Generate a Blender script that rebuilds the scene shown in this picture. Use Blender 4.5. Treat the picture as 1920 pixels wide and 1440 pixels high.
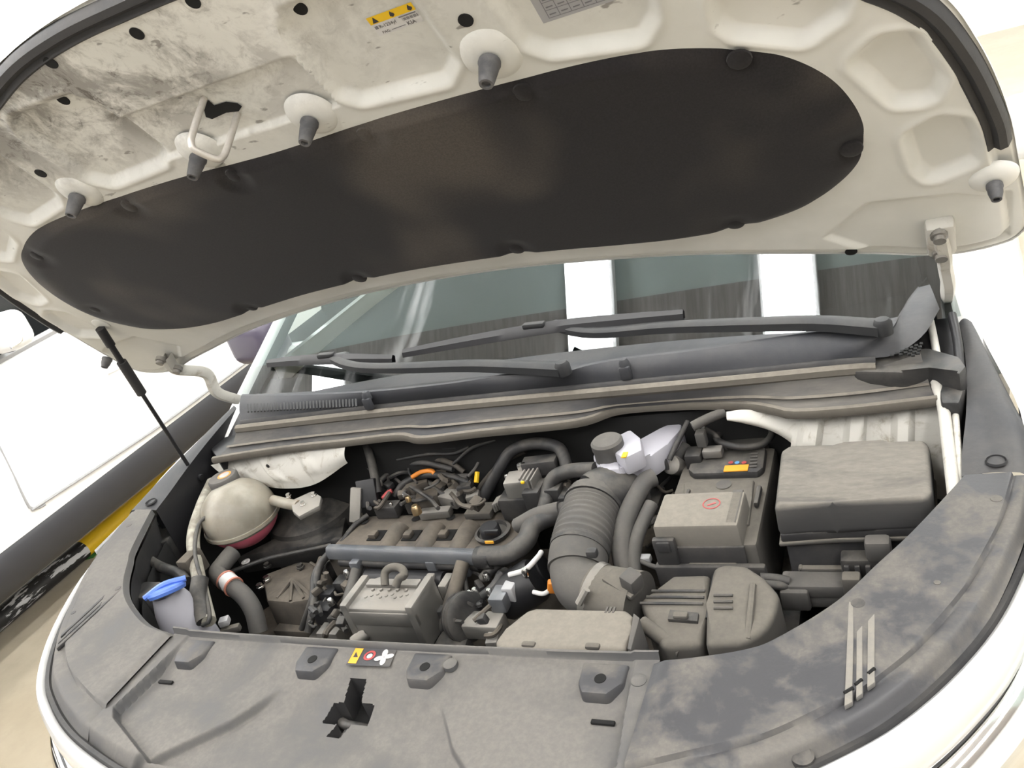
import bpy, bmesh, math, random
import numpy as np
from mathutils import Vector, Matrix

# ------------------------------------------------------------------ camera, world, lights
for o in list(bpy.data.objects): bpy.data.objects.remove(o, do_unlink=True)
scene = bpy.context.scene
COL = scene.collection
rnd = random.Random(7)

CAM = np.array([0.7643, -0.3429, 1.6948]); FPX = 1571.0      # camera place (metres), focal length in pixels of 1920x1440
YAW, PIT, ROL = 0.518435, -0.402688, 0.33002
def _cam_axes():
    F = np.array([-math.sin(YAW)*math.cos(PIT), math.cos(YAW)*math.cos(PIT), math.sin(PIT)])
    R = np.array([math.cos(YAW), math.sin(YAW), 0.0]); D = np.cross(F, R)
    c, s = math.cos(ROL), math.sin(ROL)
    return np.array([c*R + s*D, -s*R + c*D, F])
AX = _cam_axes()
cam_data = bpy.data.cameras.new('camera'); cam = bpy.data.objects.new('camera', cam_data); COL.objects.link(cam)
cam_data.sensor_width = 36.0; cam_data.lens = FPX/1920*36.0; cam_data.clip_start = 0.02
m = Matrix.Identity(4)
for i in range(3):
    m[i][0] = AX[0][i]; m[i][1] = -AX[1][i]; m[i][2] = -AX[2][i]; m[i][3] = CAM[i]
cam.matrix_world = m
scene.camera = cam

world = bpy.data.worlds.new('world'); scene.world = world; world.use_nodes = True
bg = world.node_tree.nodes['Background']; bg.inputs[0].default_value = (1.0, 0.985, 0.96, 1); bg.inputs[1].default_value = 0.5
STRIP = 20.0                                                   # ceiling strip light strength
scene.view_settings.view_transform = 'Standard'; scene.view_settings.look = 'None'
scene.view_settings.exposure = 0.0; scene.view_settings.gamma = 1.0
scene.view_settings.use_curve_mapping = False

# ------------------------------------------------------------------ helpers
def ray(px, py): return AX.T @ np.array([(px-960)/FPX, (py-720)/FPX, 1.0])
def A(px, py, z=None, y=None, x=None):
    """point of the place seen at a photo pixel, at a known height z (or depth y, or side x)"""
    r = ray(px, py)
    if z is not None: k = (z-CAM[2])/r[2]
    elif y is not None: k = (y-CAM[1])/r[1]
    else: k = (x-CAM[0])/r[0]
    return Vector(CAM + k*r)
TH = 0.9251; HO = Vector((0, 1.0282, 1.0703))
HD = Vector((0, -math.cos(TH), math.sin(TH))); HN = Vector((0, -math.sin(TH), -math.cos(TH)))
def HP(u, v, w=0.0): return Vector((u, 0, 0)) + HO + HD*v + HN*w     # hood plane coordinates

def crs(pts, n, closed=False):
    """smooth resample of a polyline to n points, even arc length"""
    P = [np.array(p, float) for p in pts]
    if closed: Q = [P[-1]] + P + [P[0], P[1]]
    else: Q = [2*P[0]-P[1]] + P + [2*P[-1]-P[-2]]
    out = []
    for i in range(1, len(Q)-2):
        p0, p1, p2, p3 = Q[i-1:i+3]
        for k in range(16):
            t = k/16
            out.append(.5*((2*p1)+(-p0+p2)*t+(2*p0-5*p1+4*p2-p3)*t*t+(-p0+3*p1-3*p2+p3)*t**3))
    out.append(Q[-2])
    out = np.array(out); d = np.r_[0, np.cumsum(np.linalg.norm(np.diff(out, axis=0), axis=1))]
    s = np.linspace(0, d[-1], n + (1 if closed else 0))
    if closed: s = s[:-1]
    return np.stack([np.interp(s, d, out[:, k]) for k in range(out.shape[1])], 1)

def smooth(e0, e1, x):
    t = np.clip((x-e0)/(e1-e0), 0, 1); return t*t*(3-2*t)

def sdpoly(P, poly):
    """signed distance of points P (n,2) to polygon (negative inside)"""
    P = np.asarray(P, float); V = np.asarray(poly, float); n = len(V)
    d = np.full(len(P), 1e9); s = np.ones(len(P))
    for i in range(n):
        a, b = V[i], V[i-1]; e = b-a; w = P-a
        t = np.clip((w@e)/(e@e), 0, 1); q = w-np.outer(t, e); d = np.minimum(d, (q**2).sum(1))
        c1 = P[:, 1] >= a[1]; c2 = P[:, 1] < b[1]; c3 = e[0]*w[:, 1] > e[1]*w[:, 0]
        fl = (c1 & c2 & c3) | (~c1 & ~c2 & ~c3); s[fl] *= -1
    return s*np.sqrt(d)

class MB:
    """collects shapes; build() links them as ONE mesh object"""
    def __init__(s): s.v = []; s.f = []; s.sm = []
    def add(s, vs, fs, smooth=True):
        o = len(s.v); s.v += [tuple(p) for p in vs]
        s.f += [tuple(i+o for i in f) for f in fs]; s.sm += [smooth]*len(fs); return s
    def bm(s, b, smooth=False):
        b.verts.index_update(); s.add([v.co.copy() for v in b.verts], [[v.index for v in f.verts] for f in b.faces], smooth); b.free(); return s
    def box(s, c, size, bev=.004, rot=None, seg=2, taper=None):
        b = bmesh.new(); bmesh.ops.create_cube(b, size=1)
        for v in b.verts:
            k = taper if (taper and v.co.z > 0) else 1
            v.co = Vector((v.co.x*size[0]*k, v.co.y*size[1]*k, v.co.z*size[2]))
        if bev: bmesh.ops.bevel(b, geom=b.edges[:], offset=min(bev, min(size)*.45), segments=seg, affect='EDGES', profile=.5)
        M = Matrix.Translation(Vector(c))
        if rot is not None: M = M @ (rot if isinstance(rot, Matrix) else (Matrix.Rotation(rot[2], 4, 'Z') @ Matrix.Rotation(rot[1], 4, 'Y') @ Matrix.Rotation(rot[0], 4, 'X')))
        bmesh.ops.transform(b, matrix=M, verts=b.verts); return s.bm(b, True)
    def prism(s, pts, z0, z1, bev=.004, seg=2, M=None, inset=0.0):
        """extruded outline, z0 bottom, z1 top; inset shrinks the top"""
        P = [Vector((p[0], p[1], 0)) for p in pts]
        ar = sum(P[i-1].x*P[i].y-P[i].x*P[i-1].y for i in range(len(P)))
        if ar < 0: P.reverse()
        c = sum(P, Vector())/len(P); b = bmesh.new()
        lo = [b.verts.new((p.x, p.y, z0)) for p in P]
        hi = [b.verts.new((p.x+(c.x-p.x)*inset, p.y+(c.y-p.y)*inset, z1)) for p in P]
        n = len(P); b.faces.new(hi); b.faces.new(lo[::-1])
        for i in range(n): b.faces.new((lo[i], lo[(i+1) % n], hi[(i+1) % n], hi[i]))
        if bev: bmesh.ops.bevel(b, geom=b.edges[:], offset=bev, segments=seg, affect='EDGES', profile=.5, clamp_overlap=True)
        if M is not None: bmesh.ops.transform(b, matrix=M, verts=b.verts)
        return s.bm(b, True)
    def grid(s, rows, closed=False, flip=False, smooth=True):
        R = [list(map(tuple, r)) for r in rows]; n = len(R[0]); vs = [p for r in R for p in r]; fs = []
        for i in range(len(R)-1):
            for j in range(n if closed else n-1):
                q = (i*n+j, i*n+(j+1) % n, (i+1)*n+(j+1) % n, (i+1)*n+j); fs.append(q[::-1] if flip else q)
        return s.add(vs, fs, smooth)
    def tube(s, pts, r, seg=10, n=None, rf=None, caps=True):
        P = crs(pts, n or max(6, len(pts)*6)) if len(pts) > 2 else crs(pts, n or 2)
        rings = []; up = None
        for i, p in enumerate(P):
            t = Vector(P[min(i+1, len(P)-1)]-P[max(i-1, 0)]).normalized()
            if up is None: up = t.orthogonal().normalized()
            up = (up-t*up.dot(t)).normalized(); bi = t.cross(up)
            rr = r if rf is None else r*rf(i/(len(P)-1))
            rings.append([tuple(Vector(p)+(up*math.cos(a)+bi*math.sin(a))*rr) for a in [k*2*math.pi/seg for k in range(seg)]])
        s.grid(rings, closed=True, flip=False)
        if caps:
            for ring, fl in ((rings[0], True), (rings[-1], False)):
                f = list(range(seg)); s.add(ring, [f[::-1] if fl else f], False)
        return s
    def lathe(s, prof, o, ax=(0, 0, 1), seg=28, sm=True):
        ax = Vector(ax).normalized(); u = ax.orthogonal().normalized(); w = ax.cross(u); o = Vector(o)
        rows = [[tuple(o+ax*h+(u*math.cos(a)+w*math.sin(a))*max(r, 1e-5)) for a in [k*2*math.pi/seg for k in range(seg)]] for r, h in prof]
        return s.grid(rows, closed=True, smooth=sm)
    def build(s, name, mat, parent=None, label=None, cat=None, group=None, kind=None, thick=None, doubles=False):
        me = bpy.data.meshes.new(name); me.from_pydata(s.v, [], s.f)
        me.polygons.foreach_set('use_smooth', s.sm); me.update()
        b = bmesh.new(); b.from_mesh(me)
        if doubles: bmesh.ops.remove_doubles(b, verts=b.verts, dist=1e-5)
        bmesh.ops.recalc_face_normals(b, faces=b.faces); b.to_mesh(me); b.free()
        try: me.set_sharp_from_angle(angle=math.radians(40))
        except Exception: pass
        o = bpy.data.objects.new(name, me); COL.objects.link(o); me.materials.append(mat)
        if thick:
            md = o.modifiers.new('thickness', 'SOLIDIFY'); md.thickness = thick; md.offset = -1
        if parent is not None: o.parent = parent
        if label: o['label'] = label
        if cat: o['category'] = cat
        if group: o['group'] = group
        if kind: o['kind'] = kind
        return o

def empty(name, label=None, cat=None, group=None, parent=None, loc=(0, 0, 0)):
    o = bpy.data.objects.new(name, None); COL.objects.link(o); o.location = loc; o.empty_display_size = .1
    if parent is not None: o.parent = parent
    if label: o['label'] = label
    if cat: o['category'] = cat
    if group: o['group'] = group
    return o

def text_mesh(txt, size, M, name, mat, parent, depth=0.0, align='LEFT'):
    cu = bpy.data.curves.new(name, 'FONT'); cu.body = txt; cu.size = size; cu.align_x = align; cu.extrude = depth
    tmp = bpy.data.objects.new('text_source', cu); COL.objects.link(tmp)
    dg = bpy.context.evaluated_depsgraph_get(); me = bpy.data.meshes.new_from_object(tmp.evaluated_get(dg))
    bpy.data.objects.remove(tmp, do_unlink=True); bpy.data.curves.remove(cu)
    me.transform(M); me.materials.clear(); me.materials.append(mat)
    o = bpy.data.objects.new(name, me); COL.objects.link(o); o.parent = parent; return o

# ------------------------------------------------------------------ materials
def nodes(name):
    m = bpy.data.materials.new(name); m.use_nodes = True; nt = m.node_tree
    return m, nt, nt.nodes['Principled BSDF']
def N(nt, t, **kw):
    n = nt.nodes.new(t)
    for k, v in kw.items(): setattr(n, k, v)
    return n
def plain(name, col, rough=.5, metal=0.0, spec=.5, coat=0.0, emit=None, alpha=None):
    m, nt, b = nodes(name); b.inputs['Base Color'].default_value = (*col, 1); b.inputs['Roughness'].default_value = rough
    b.inputs['Metallic'].default_value = metal; b.inputs['Specular IOR Level'].default_value = spec; b.inputs['Coat Weight'].default_value = coat
    if emit: b.inputs['Emission Color'].default_value = (*col, 1); b.inputs['Emission Strength'].default_value = emit
    return m
def noise(nt, co, scale, detail=5, rough=.6, dist=0.0):
    n = N(nt, 'ShaderNodeTexNoise'); n.inputs['Scale'].default_value = scale; n.inputs['Detail'].default_value = detail
    n.inputs['Roughness'].default_value = rough; n.inputs['Distortion'].default_value = dist; nt.links.new(co, n.inputs['Vector']); return n.outputs['Fac']
def rng(nt, src, a, b, c=0.0, d=1.0):
    n = N(nt, 'ShaderNodeMapRange'); n.interpolation_type = 'SMOOTHSTEP'
    for k, v in zip(('From Min', 'From Max', 'To Min', 'To Max'), (a, b, c, d)): n.inputs[k].default_value = v
    nt.links.new(src, n.inputs['Value']); return n.outputs['Result']
def math2(nt, op, a, b):
    n = N(nt, 'ShaderNodeMath', operation=op); n.use_clamp = True
    for i, s in enumerate((a, b)):
        if isinstance(s, (int, float)): n.inputs[i].default_value = s
        else: nt.links.new(s, n.inputs[i])
    return n.outputs[0]
def mixc(nt, fac, a, b):
    n = N(nt, 'ShaderNodeMix', data_type='RGBA')
    if isinstance(fac, (int, float)): n.inputs[0].default_value = fac
    else: nt.links.new(fac, n.inputs[0])
    for i, s in ((6, a), (7, b)):
        if isinstance(s, tuple): n.inputs[i].default_value = (*s, 1)
        else: nt.links.new(s, n.inputs[i])
    return n.outputs[2]
DUST = (.25, .228, .197)
def dusty(name, base, amt=.6, dust=DUST, rough=.55, scale=9.0, up=.75, lo=.35, hi=.65, metal=0.0, bump=.15, fine=90.0, dist=.4, stretch=None):
    """plastic, rubber or metal under a settled layer of dust: more on faces that look up, in patches"""
    m, nt, b = nodes(name); tc = N(nt, 'ShaderNodeTexCoord'); co = tc.outputs['Object']
    if stretch:
        mp = N(nt, 'ShaderNodeMapping'); mp.inputs['Scale'].default_value = stretch; nt.links.new(co, mp.inputs[0]); co = mp.outputs[0]
    f1 = rng(nt, noise(nt, co, scale, 6, .62, dist), lo, hi); f2 = rng(nt, noise(nt, co, fine, 4, .7), .3, .75, .72, 1.0)
    ge = N(nt, 'ShaderNodeNewGeometry'); sp = N(nt, 'ShaderNodeSeparateXYZ'); nt.links.new(ge.outputs['Normal'], sp.inputs[0])
    upf = rng(nt, sp.outputs['Z'], -.1, .9, 1-up, 1.0)
    fac = math2(nt, 'MULTIPLY', math2(nt, 'MULTIPLY', math2(nt, 'MULTIPLY', f1, upf), f2), amt)
    nt.links.new(mixc(nt, fac, base, dust), b.inputs['Base Color'])
    nt.links.new(rng(nt, fac, 0, .6, rough, .9), b.inputs['Roughness']); b.inputs['Metallic'].default_value = metal
    if metal: nt.links.new(rng(nt, fac, 0, .5, metal, 0), b.inputs['Metallic'])
    if bump:
        bp = N(nt, 'ShaderNodeBump'); bp.inputs['Strength'].default_value = bump; bp.inputs['Distance'].default_value = .002
        nt.links.new(noise(nt, co, fine*1.5, 4), bp.inputs['Height']); nt.links.new(bp.outputs[0], b.inputs['Normal'])
    return m

M = {}
M['white'] = plain('white_paint', (.80, .80, .785), .22, coat=.6)
M['vanwhite'] = plain('neighbour_white_paint', (.86, .86, .86), .3, coat=.4)
M['chrome'] = plain('chrome', (.86, .87, .88), .08, 1.0)
M['black'] = plain('black_plastic', (.012, .012, .014), .5)
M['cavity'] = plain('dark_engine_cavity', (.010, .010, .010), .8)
M['rubber'] = dusty('seal_rubber', (.022, .022, .024), .14, rough=.6, scale=14)
M['buffer'] = dusty('buffer_rubber', (.06, .06, .065), .35, rough=.6, scale=30, up=.1, dust=(.3, .29, .28))
M['cover'] = dusty('cover_plastic', (.060, .061, .066), .88, dust=(.180, .169, .152), rough=.5, scale=7, up=.96, lo=.18, hi=.62, bump=.12, fine=120, dist=.2)
M['coverdark'] = dusty('side_cover_plastic', (.055, .055, .060), .78, dust=(.170, .157, .139), rough=.5, scale=13, up=.8, lo=.43, hi=.59, bump=.12, fine=140, dist=.25)
M['trim'] = dusty('fender_trim_plastic', (.032, .033, .038), .16, rough=.6, scale=8, up=.6)
M['cowl'] = dusty('cowl_plastic', (.028, .030, .036), .12, rough=.62, scale=7, up=.7)
M['wiper'] = dusty('wiper_black', (.011, .012, .014), .08, rough=.6, scale=9)
M['cowldusty'] = dusty('cowl_lower_plastic', (.034, .034, .037), .50, rough=.6, scale=10, up=.75, stretch=(.35, 1.3, 1.3))
M['sealtan'] = dusty('cowl_seal_rubber', (.075, .067, .056), .85, dust=(.20, .18, .15), rough=.7, scale=12, lo=.2, hi=.5)
M['dark'] = dusty('dusty_black_plastic', (.028, .028, .030), .5, up=.85, rough=.55, scale=14)
M['dark2'] = dusty('engine_black', (.020, .020, .021), .38, rough=.5, scale=18)
M['box'] = dusty('dusty_box_plastic', (.048, .048, .050), .92, rough=.55, scale=9, lo=.18, hi=.52, stretch=(.6, 1.6, 1.6), up=.95, dust=(.225, .207, .178))
M['tan'] = dusty('tan_dust_layer', (.10, .095, .085), .95, up=.7, rough=.6, scale=8, lo=.1, hi=.4, dust=(.245, .222, .188))
M['heavy'] = dusty('heavily_dusty_plastic', (.06, .057, .054), .95, up=.86, rough=.6, scale=8, lo=.15, hi=.45, dust=(.155, .141, .119))
M['hose'] = dusty('dusty_rubber_hose', (.065, .063, .062), .75, up=.8, rough=.6, scale=12, lo=.2, hi=.6, dust=(.150, .139, .125))
M['hosedark'] = dusty('black_rubber_hose', (.028, .028, .029), .38, rough=.5, scale=20)
M['alu'] = dusty('dusty_aluminium', (.24, .232, .22), .7, rough=.42, scale=16, metal=.75, lo=.25, hi=.6, dust=(.29, .265, .23))
M['steel'] = dusty('fuel_rail_steel', (.17, .18, .20), .30, rough=.38, scale=20, metal=.6)
M['engine'] = dusty('dusty_engine_casting', (.042, .037, .032), .68, rough=.65, scale=14, lo=.25, hi=.6, dust=(.19, .162, .13))
M['bright'] = plain('bright_metal', (.75, .74, .72), .25, 1.0)
M['brass'] = plain('brass', (.70, .52, .30), .3, 1.0)
M['yellow'] = plain('yellow_print', (.82, .52, .01), .5)
M['orange'] = plain('orange_plastic', (.72, .24, .03), .5)
M['orangelabel'] = plain('orange_label', (.80, .38, .04), .5)
M['red'] = plain('red_print', (.42, .07, .07), .5)
M['fadedred'] = plain('faded_red_print', (.50, .20, .14), .6)
M['mirrordark'] = plain('dark_violet_mirror_shell', (.075, .065, .095), .3)
M['blue'] = plain('blue_plastic', (.10, .20, .62), .38)
M['labelwhite'] = plain('label_white', (.62, .61, .60), .5)
M['labelgrey'] = plain('label_grey', (.36, .36, .37), .45)
M['ink'] = plain('label_ink', (.04, .035, .035), .6)
M['inkgrey'] = plain('label_grey_ink', (.17, .17, .18), .6)
M['hole'] = plain('hole_black', (.003, .003, .003), .9)
M['bluedot'] = plain('blue_print', (.12, .34, .62), .5)
M['whiteplastic'] = plain('white_tank_plastic', (.43, .425, .47), .4)

def hood_paint():
    m, nt, b = nodes('hood_inner_paint'); co = N(nt, 'ShaderNodeTexCoord').outputs['Object']
    base = mixc(nt, rng(nt, noise(nt, co, 5, 4), .35, .65), (.635, .632, .59), (.735, .73, .69))
    # road dirt thrown up at the nose of the hood: soft clouds plus streaks
    sp = N(nt, 'ShaderNodeSeparateXYZ'); nt.links.new(co, sp.inputs[0])
    nose = rng(nt, sp.outputs['Z'], 1.60, 1.76); side = rng(nt, sp.outputs['X'], .40, -.25)
    d1 = rng(nt, noise(nt, co, 10, 8, .72, .35), .41, .58)
    d2 = rng(nt, noise(nt, co, 34, 6, .75, 1.0), .50, .70)
    amt = math2(nt, 'MULTIPLY', math2(nt, 'MULTIPLY', nose, rng(nt, side, 0, 1, .28, 1.0)), math2(nt, 'ADD', math2(nt, 'MULTIPLY', d1, .75), math2(nt, 'MULTIPLY', d2, .5)))
    c = mixc(nt, amt, base, (.12, .108, .097))
    mp = N(nt, 'ShaderNodeMapping'); mp.inputs['Scale'].default_value = (26, 60, 60); mp.inputs['Rotation'].default_value = (0, .5, 0); nt.links.new(co, mp.inputs[0])
    fl = math2(nt, 'MULTIPLY', rng(nt, noise(nt, mp.outputs[0], 1.0, 3, .6), .66, .73), rng(nt, sp.outputs['Z'], 1.50, 1.66, 0.0, .75))
    c = mixc(nt, fl, c, (.16, .145, .13))
    nt.links.new(c, b.inputs['Base Color']); b.inputs['Roughness'].default_value = .38; b.inputs['Specular IOR Level'].default_value = .4
    return m
M['hood'] = hood_paint()
def dirtywhite():
    m, nt, b = nodes('inner_body_paint'); co = N(nt, 'ShaderNodeTexCoord').outputs['Object']
    d = rng(nt, noise(nt, co, 22, 6, .7, .8), .50, .72)
    nt.links.new(mixc(nt, d, (.53, .515, .47), (.30, .265, .21)), b.inputs['Base Color']); b.inputs['Roughness'].default_value = .5
    return m
M['innerwhite'] = dirtywhite()
def felt():
    m, nt, b = nodes('insulation_felt'); co = N(nt, 'ShaderNodeTexCoord').outputs['Object']
    mo_ = N(nt, 'ShaderNodeMapping'); mo_.inputs['Location'].default_value = (2.3, .4, .0); nt.links.new(co, mo_.inputs[0])
    d = rng(nt, noise(nt, mo_.outputs[0], 3.6, 2, .45, .3), .50, .70)
    f = rng(nt, noise(nt, co, 420, 3, .7), .3, .7, .8, 1.15)
    c = mixc(nt, math2(nt, 'MULTIPLY', d, .75), (.019, .0172, .0175), (.090, .077, .063))
    mu = N(nt, 'ShaderNodeVectorMath', operation='SCALE'); nt.links.new(c, mu.inputs[0]); nt.links.new(f, mu.inputs['Scale'])
    nt.links.new(mu.outputs[0], b.inputs['Base Color']); b.inputs['Roughness'].default_value = .95; b.inputs['Specular IOR Level'].default_value = .1
    b.inputs['Sheen Weight'].default_value = .15
    return m
M['felt'] = felt()
def tank():
    m, nt, b = nodes('translucent_tank_plastic'); co = N(nt, 'ShaderNodeTexCoord').outputs['Object']
    d = rng(nt, noise(nt, co, 14, 5), .4, .7)
    nt.links.new(mixc(nt, d, (.315, .29, .24), (.23, .21, .172)), b.inputs['Base Color']); b.inputs['Roughness'].default_value = .42
    b.inputs['Subsurface Weight'].default_value = .3; b.inputs['Subsurface Radius'].default_value = (.03, .02, .012); b.inputs['Subsurface Scale'].default_value = .5
    return m
M['tank'] = tank()
M['barpale'] = dusty('pale_dust_bar', (.13, .13, .135), .95, dust=(.235, .218, .188), scale=30, lo=.2, hi=.5, up=.5)
M['railcream'] = dusty('dirty_cream_paint', (.42, .40, .34), .8, rough=.6, scale=25, up=.3, dust=(.16, .14, .115))
M['coolant'] = plain('pink_coolant_tank_plastic', (.60, .13, .19), .4)
def glass():
    m, nt, b = nodes('windshield_glass'); co = N(nt, 'ShaderNodeTexCoord').outputs['Object']
    out = nt.nodes['Material Output']
    gl = N(nt, 'ShaderNodeBsdfGlossy'); gl.inputs['Roughness'].default_value = .0; gl.inputs['Color'].default_value = (.93, .98, 1, 1)
    tr = N(nt, 'ShaderNodeBsdfTransparent'); tr.inputs['Color'].default_value = (.50, .56, .55, 1)
    fr = N(nt, 'ShaderNodeFresnel'); fr.inputs['IOR'].default_value = 2.05
    mx = N(nt, 'ShaderNodeMixShader'); nt.links.new(fr.outputs[0], mx.inputs[0]); nt.links.new(tr.outputs[0], mx.inputs[1]); nt.links.new(gl.outputs[0], mx.inputs[2])
    df = N(nt, 'ShaderNodeBsdfDiffuse'); df.inputs['Color'].default_value = (.45, .46, .47, 1)
    mp = N(nt, 'ShaderNodeMapping'); mp.inputs['Scale'].default_value = (16, 1.6, 1.6); mp.inputs['Rotation'].default_value = (0, 0, .35); nt.links.new(co, mp.inputs[0])
    sm = rng(nt, noise(nt, mp.outputs[0], 1.0, 4, .6), .52, .72); sm2 = math2(nt, 'MULTIPLY', math2(nt, 'MULTIPLY', sm, rng(nt, noise(nt, co, 2.2, 2), .45, .62)), .30)
    m2 = N(nt, 'ShaderNodeMixShader'); nt.links.new(sm2, m2.inputs[0]); nt.links.new(mx.outputs[0], m2.inputs[1]); nt.links.new(df.outputs[0], m2.inputs[2])
    nt.links.new(m2.outputs[0], out.inputs['Surface']); nt.nodes.remove(b)
    return m
M['glass'] = glass()
M['darkglass'] = plain('dark_side_glass', (.012, .013, .014), .08)
def floor_mat():
    m, nt, b = nodes('tan_epoxy_floor'); co = N(nt, 'ShaderNodeTexCoord').outputs['Object']
    d = rng(nt, noise(nt, co, 1.2, 6, .6), .35, .65); d2 = rng(nt, noise(nt, co, 9, 6, .7), .4, .7, .0, .35)
    c = mixc(nt, d, (.34, .29, .215), (.41, .36, .275)); c = mixc(nt, d2, c, (.28, .24, .18))
    nt.links.new(c, b.inputs['Base Color']); b.inputs['Roughness'].default_value = .35
    return m
M['floor'] = floor_mat()
M['wall'] = plain('white_wall_paint', (.88, .88, .87), .7)
M['ceilteal'] = plain('teal_grey_ceiling_panel', (.66, .77, .77), .7)
def concrete():
    m, nt, b = nodes('grey_ceiling_boards'); co = N(nt, 'ShaderNodeTexCoord').outputs['Object']
    mp = N(nt, 'ShaderNodeMapping'); mp.inputs['Scale'].default_value = (18, 1.2, 1); nt.links.new(co, mp.inputs[0])
    d = rng(nt, noise(nt, mp.outputs[0], 2.0, 5, .7), .35, .65)
    nt.links.new(mixc(nt, d, (.36, .335, .325), (.50, .47, .46)), b.inputs['Base Color']); b.inputs['Roughness'].default_value = .8
    return m
M['ceilgrey'] = concrete()
M['lamp'] = plain('strip_light_diffuser', (1, .99, .97), .5, emit=STRIP)
def chipped():
    m, nt, b = nodes('chipped_black_paint'); co = N(nt, 'ShaderNodeTexCoord').outputs['Object']
    mp = N(nt, 'ShaderNodeMapping'); mp.inputs['Scale'].default_value = (30, 6, 30); nt.links.new(co, mp.inputs[0])
    nt.links.new(mixc(nt, rng(nt, noise(nt, mp.outputs[0], 1.0, 4, .6), .56, .60), (.02, .02, .022), (.62, .63, .66)), b.inputs['Base Color']); b.inputs['Roughness'].default_value = .45
    return m
M['chipped'] = chipped()
M['green'] = plain('green_floor_paint', (.03, .16, .03), .6)
M['vanblack'] = plain('van_sill_cladding', (.030, .030, .035), .5)

# ------------------------------------------------------------------ the setting: garage hall
def struct(mb, name, mat): return mb.build(name, mat, kind='structure')
struct(MB().box((-1, 2, -.05), (13, 16, .1), 0), 'floor', M['floor'])
struct(MB().box((-7.55, 2, 2.1), (.1, 16, 4.2), 0), 'wall_left', M['wall'])
struct(MB().box((5.55, 2, 2.1), (.1, 16, 4.2), 0), 'wall_right', M['wall'])
struct(MB().box((-1, 10.05, 2.1), (13.2, .1, 4.2), 0), 'wall_rear', M['wall'])
ceil = struct(MB().box((-1, -2.06, 4.05), (13, 7.8, .1), 0), 'ceiling', M['ceilgrey'])
MB().box((-1, 5.92, 4.05), (13, 8.16, .1), 0).build('ceiling_panel', M['ceilteal'], ceil)
SX = [(-5.2), (-4.07), (-2.93), (-.965), (.155), (2.05), (3.18)]
names_l = ['ceiling strip light over the far side of the parked van', 'ceiling strip light above the middle of the parked van', 'ceiling strip light above the near side of the parked van',
           'ceiling strip light above the hood hinge with the gas strut', 'ceiling strip light above the middle of the open hood', 'ceiling strip light beside the battery side of the car', 'ceiling strip light nearest to the right wall']
for x, lb in zip(SX, names_l):
    y0_, y1_ = (-3.6, 1.78) if x == -2.93 else (-3.5, 9.3)
    e = empty('strip_light', lb, 'light', 'ceiling strip lights', loc=(x, (y0_+y1_)/2, 3.86))
    a = MB().box((0, 0, .045), (.30, y1_-y0_, .05), .006).build('housing', M['vanwhite'], e)
    MB().box((0, 0, 0), (.26, y1_-y0_-.04, .04), .004).build('diffuser', M['lamp'], e)

# ------------------------------------------------------------------ the car
car = empty('car', 'white car with its hood propped open over a dusty engine bay', 'car')

# ---- outlines (plan, metres). t: outer rim of the plastic covers, s: their inner rim round the bay
outR = [(.0, .112), (.13, .117), (.26, .130), (.34, .146), (.45, .179), (.56, .228), (.648, .289), (.699, .339), (.746, .402), (.785, .470), (.815, .545), (.838, .62), (.856, .72), (.858, .80)]
outL = [(.0, .112), (.13, .117), (.26, .130), (.34, .146), (.455, .180), (.55, .223), (.629, .274), (.715, .366), (.795, .490), (.835, .58), (.858, .66), (.872, .752), (.874, .83)]
inR = [(.42, .378), (.467, .385), (.528, .400), (.562, .420), (.622, .477), (.668, .543), (.706, .597), (.758, .680), (.773, .705)]
inL = [(.42, .378), (.494, .394), (.561, .425), (.615, .458), (.657, .497), (.695, .545), (.722, .58), (.783, .692), (.790, .705)]
_oR = crs(outR, 200); _oL = crs(outL, 200)
def y_out(x): return np.where(np.asarray(x) >= 0, np.interp(np.abs(x), _oR[:, 0], _oR[:, 1]), np.interp(np.abs(x), _oL[:, 0], _oL[:, 1]))
def zc(x, y): return .947 + .03*np.clip(np.abs(x)-.4, 0, 9) + .03*np.clip(y-.4, 0, 9)

# ---- centre radiator cover: tray with steps, latch opening, tabs
xs = np.linspace(-.424, .424, 500); ts = np.linspace(0, 1, 160)
X, T = np.meshgrid(xs, ts); YI = .378 + .006*np.clip(X/.42, -1, 1)**2; Y = YI + (y_out(X)-YI)*T
Z = zc(X, Y) - .003
P2 = np.stack([X.ravel(), Y.ravel()], 1)
tray = [(-.388, .42), (-.398, .30), (-.408, .225), (-.39, .208), (-.27, .155), (.27, .155), (.39, .208), (.408, .225), (.398, .30), (.388, .42)]
d = sdpoly(P2, tray).reshape(X.shape); Z -= (.003+.015*smooth(.365, .30, Y))*smooth(.002, -.004, d)
low = [(-.33, .10), (-.265, .17), (-.185, .238), (-.14, .300), (.14, .300), (.185, .238), (.265, .17), (.33, .10)]
d = sdpoly(P2, low).reshape(X.shape); Z -= .014*smooth(.003, -.005, d)*smooth(.31, .26, Y)
Z -= .022*smooth(.90, 1.0, T)
Z += .011*smooth(.0055, .0025, YI-Y)                      # raised rear lip
cross = [(-.042, .262), (-.034, .290), (-.017, .291), (-.024, .326), (.004, .327), (.012, .293), (.035, .292), (.035, .264), (.008, .264), (.003, .241), (-.020, .241), (-.015, .262)]
slot2 = [(-.025, .160), (-.018, .182), (.030, .188), (.034, .166)]
dh = np.minimum(sdpoly(P2, cross), sdpoly(P2, slot2)).reshape(X.shape)
mb = MB(); nC = X.shape[1]; keep = (dh[:-1, :-1]+dh[1:, 1:])/2 > 0
mb.add(np.stack([X, Y, Z], -1).reshape(-1, 3), [(a*nC+b, a*nC+b+1, (a+1)*nC+b+1, (a+1)*nC+b) for a in range(X.shape[0]-1) for b in range(nC-1) if keep[a, b]])
rc = mb.build('radiator_cover', M['cover'], car)
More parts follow.
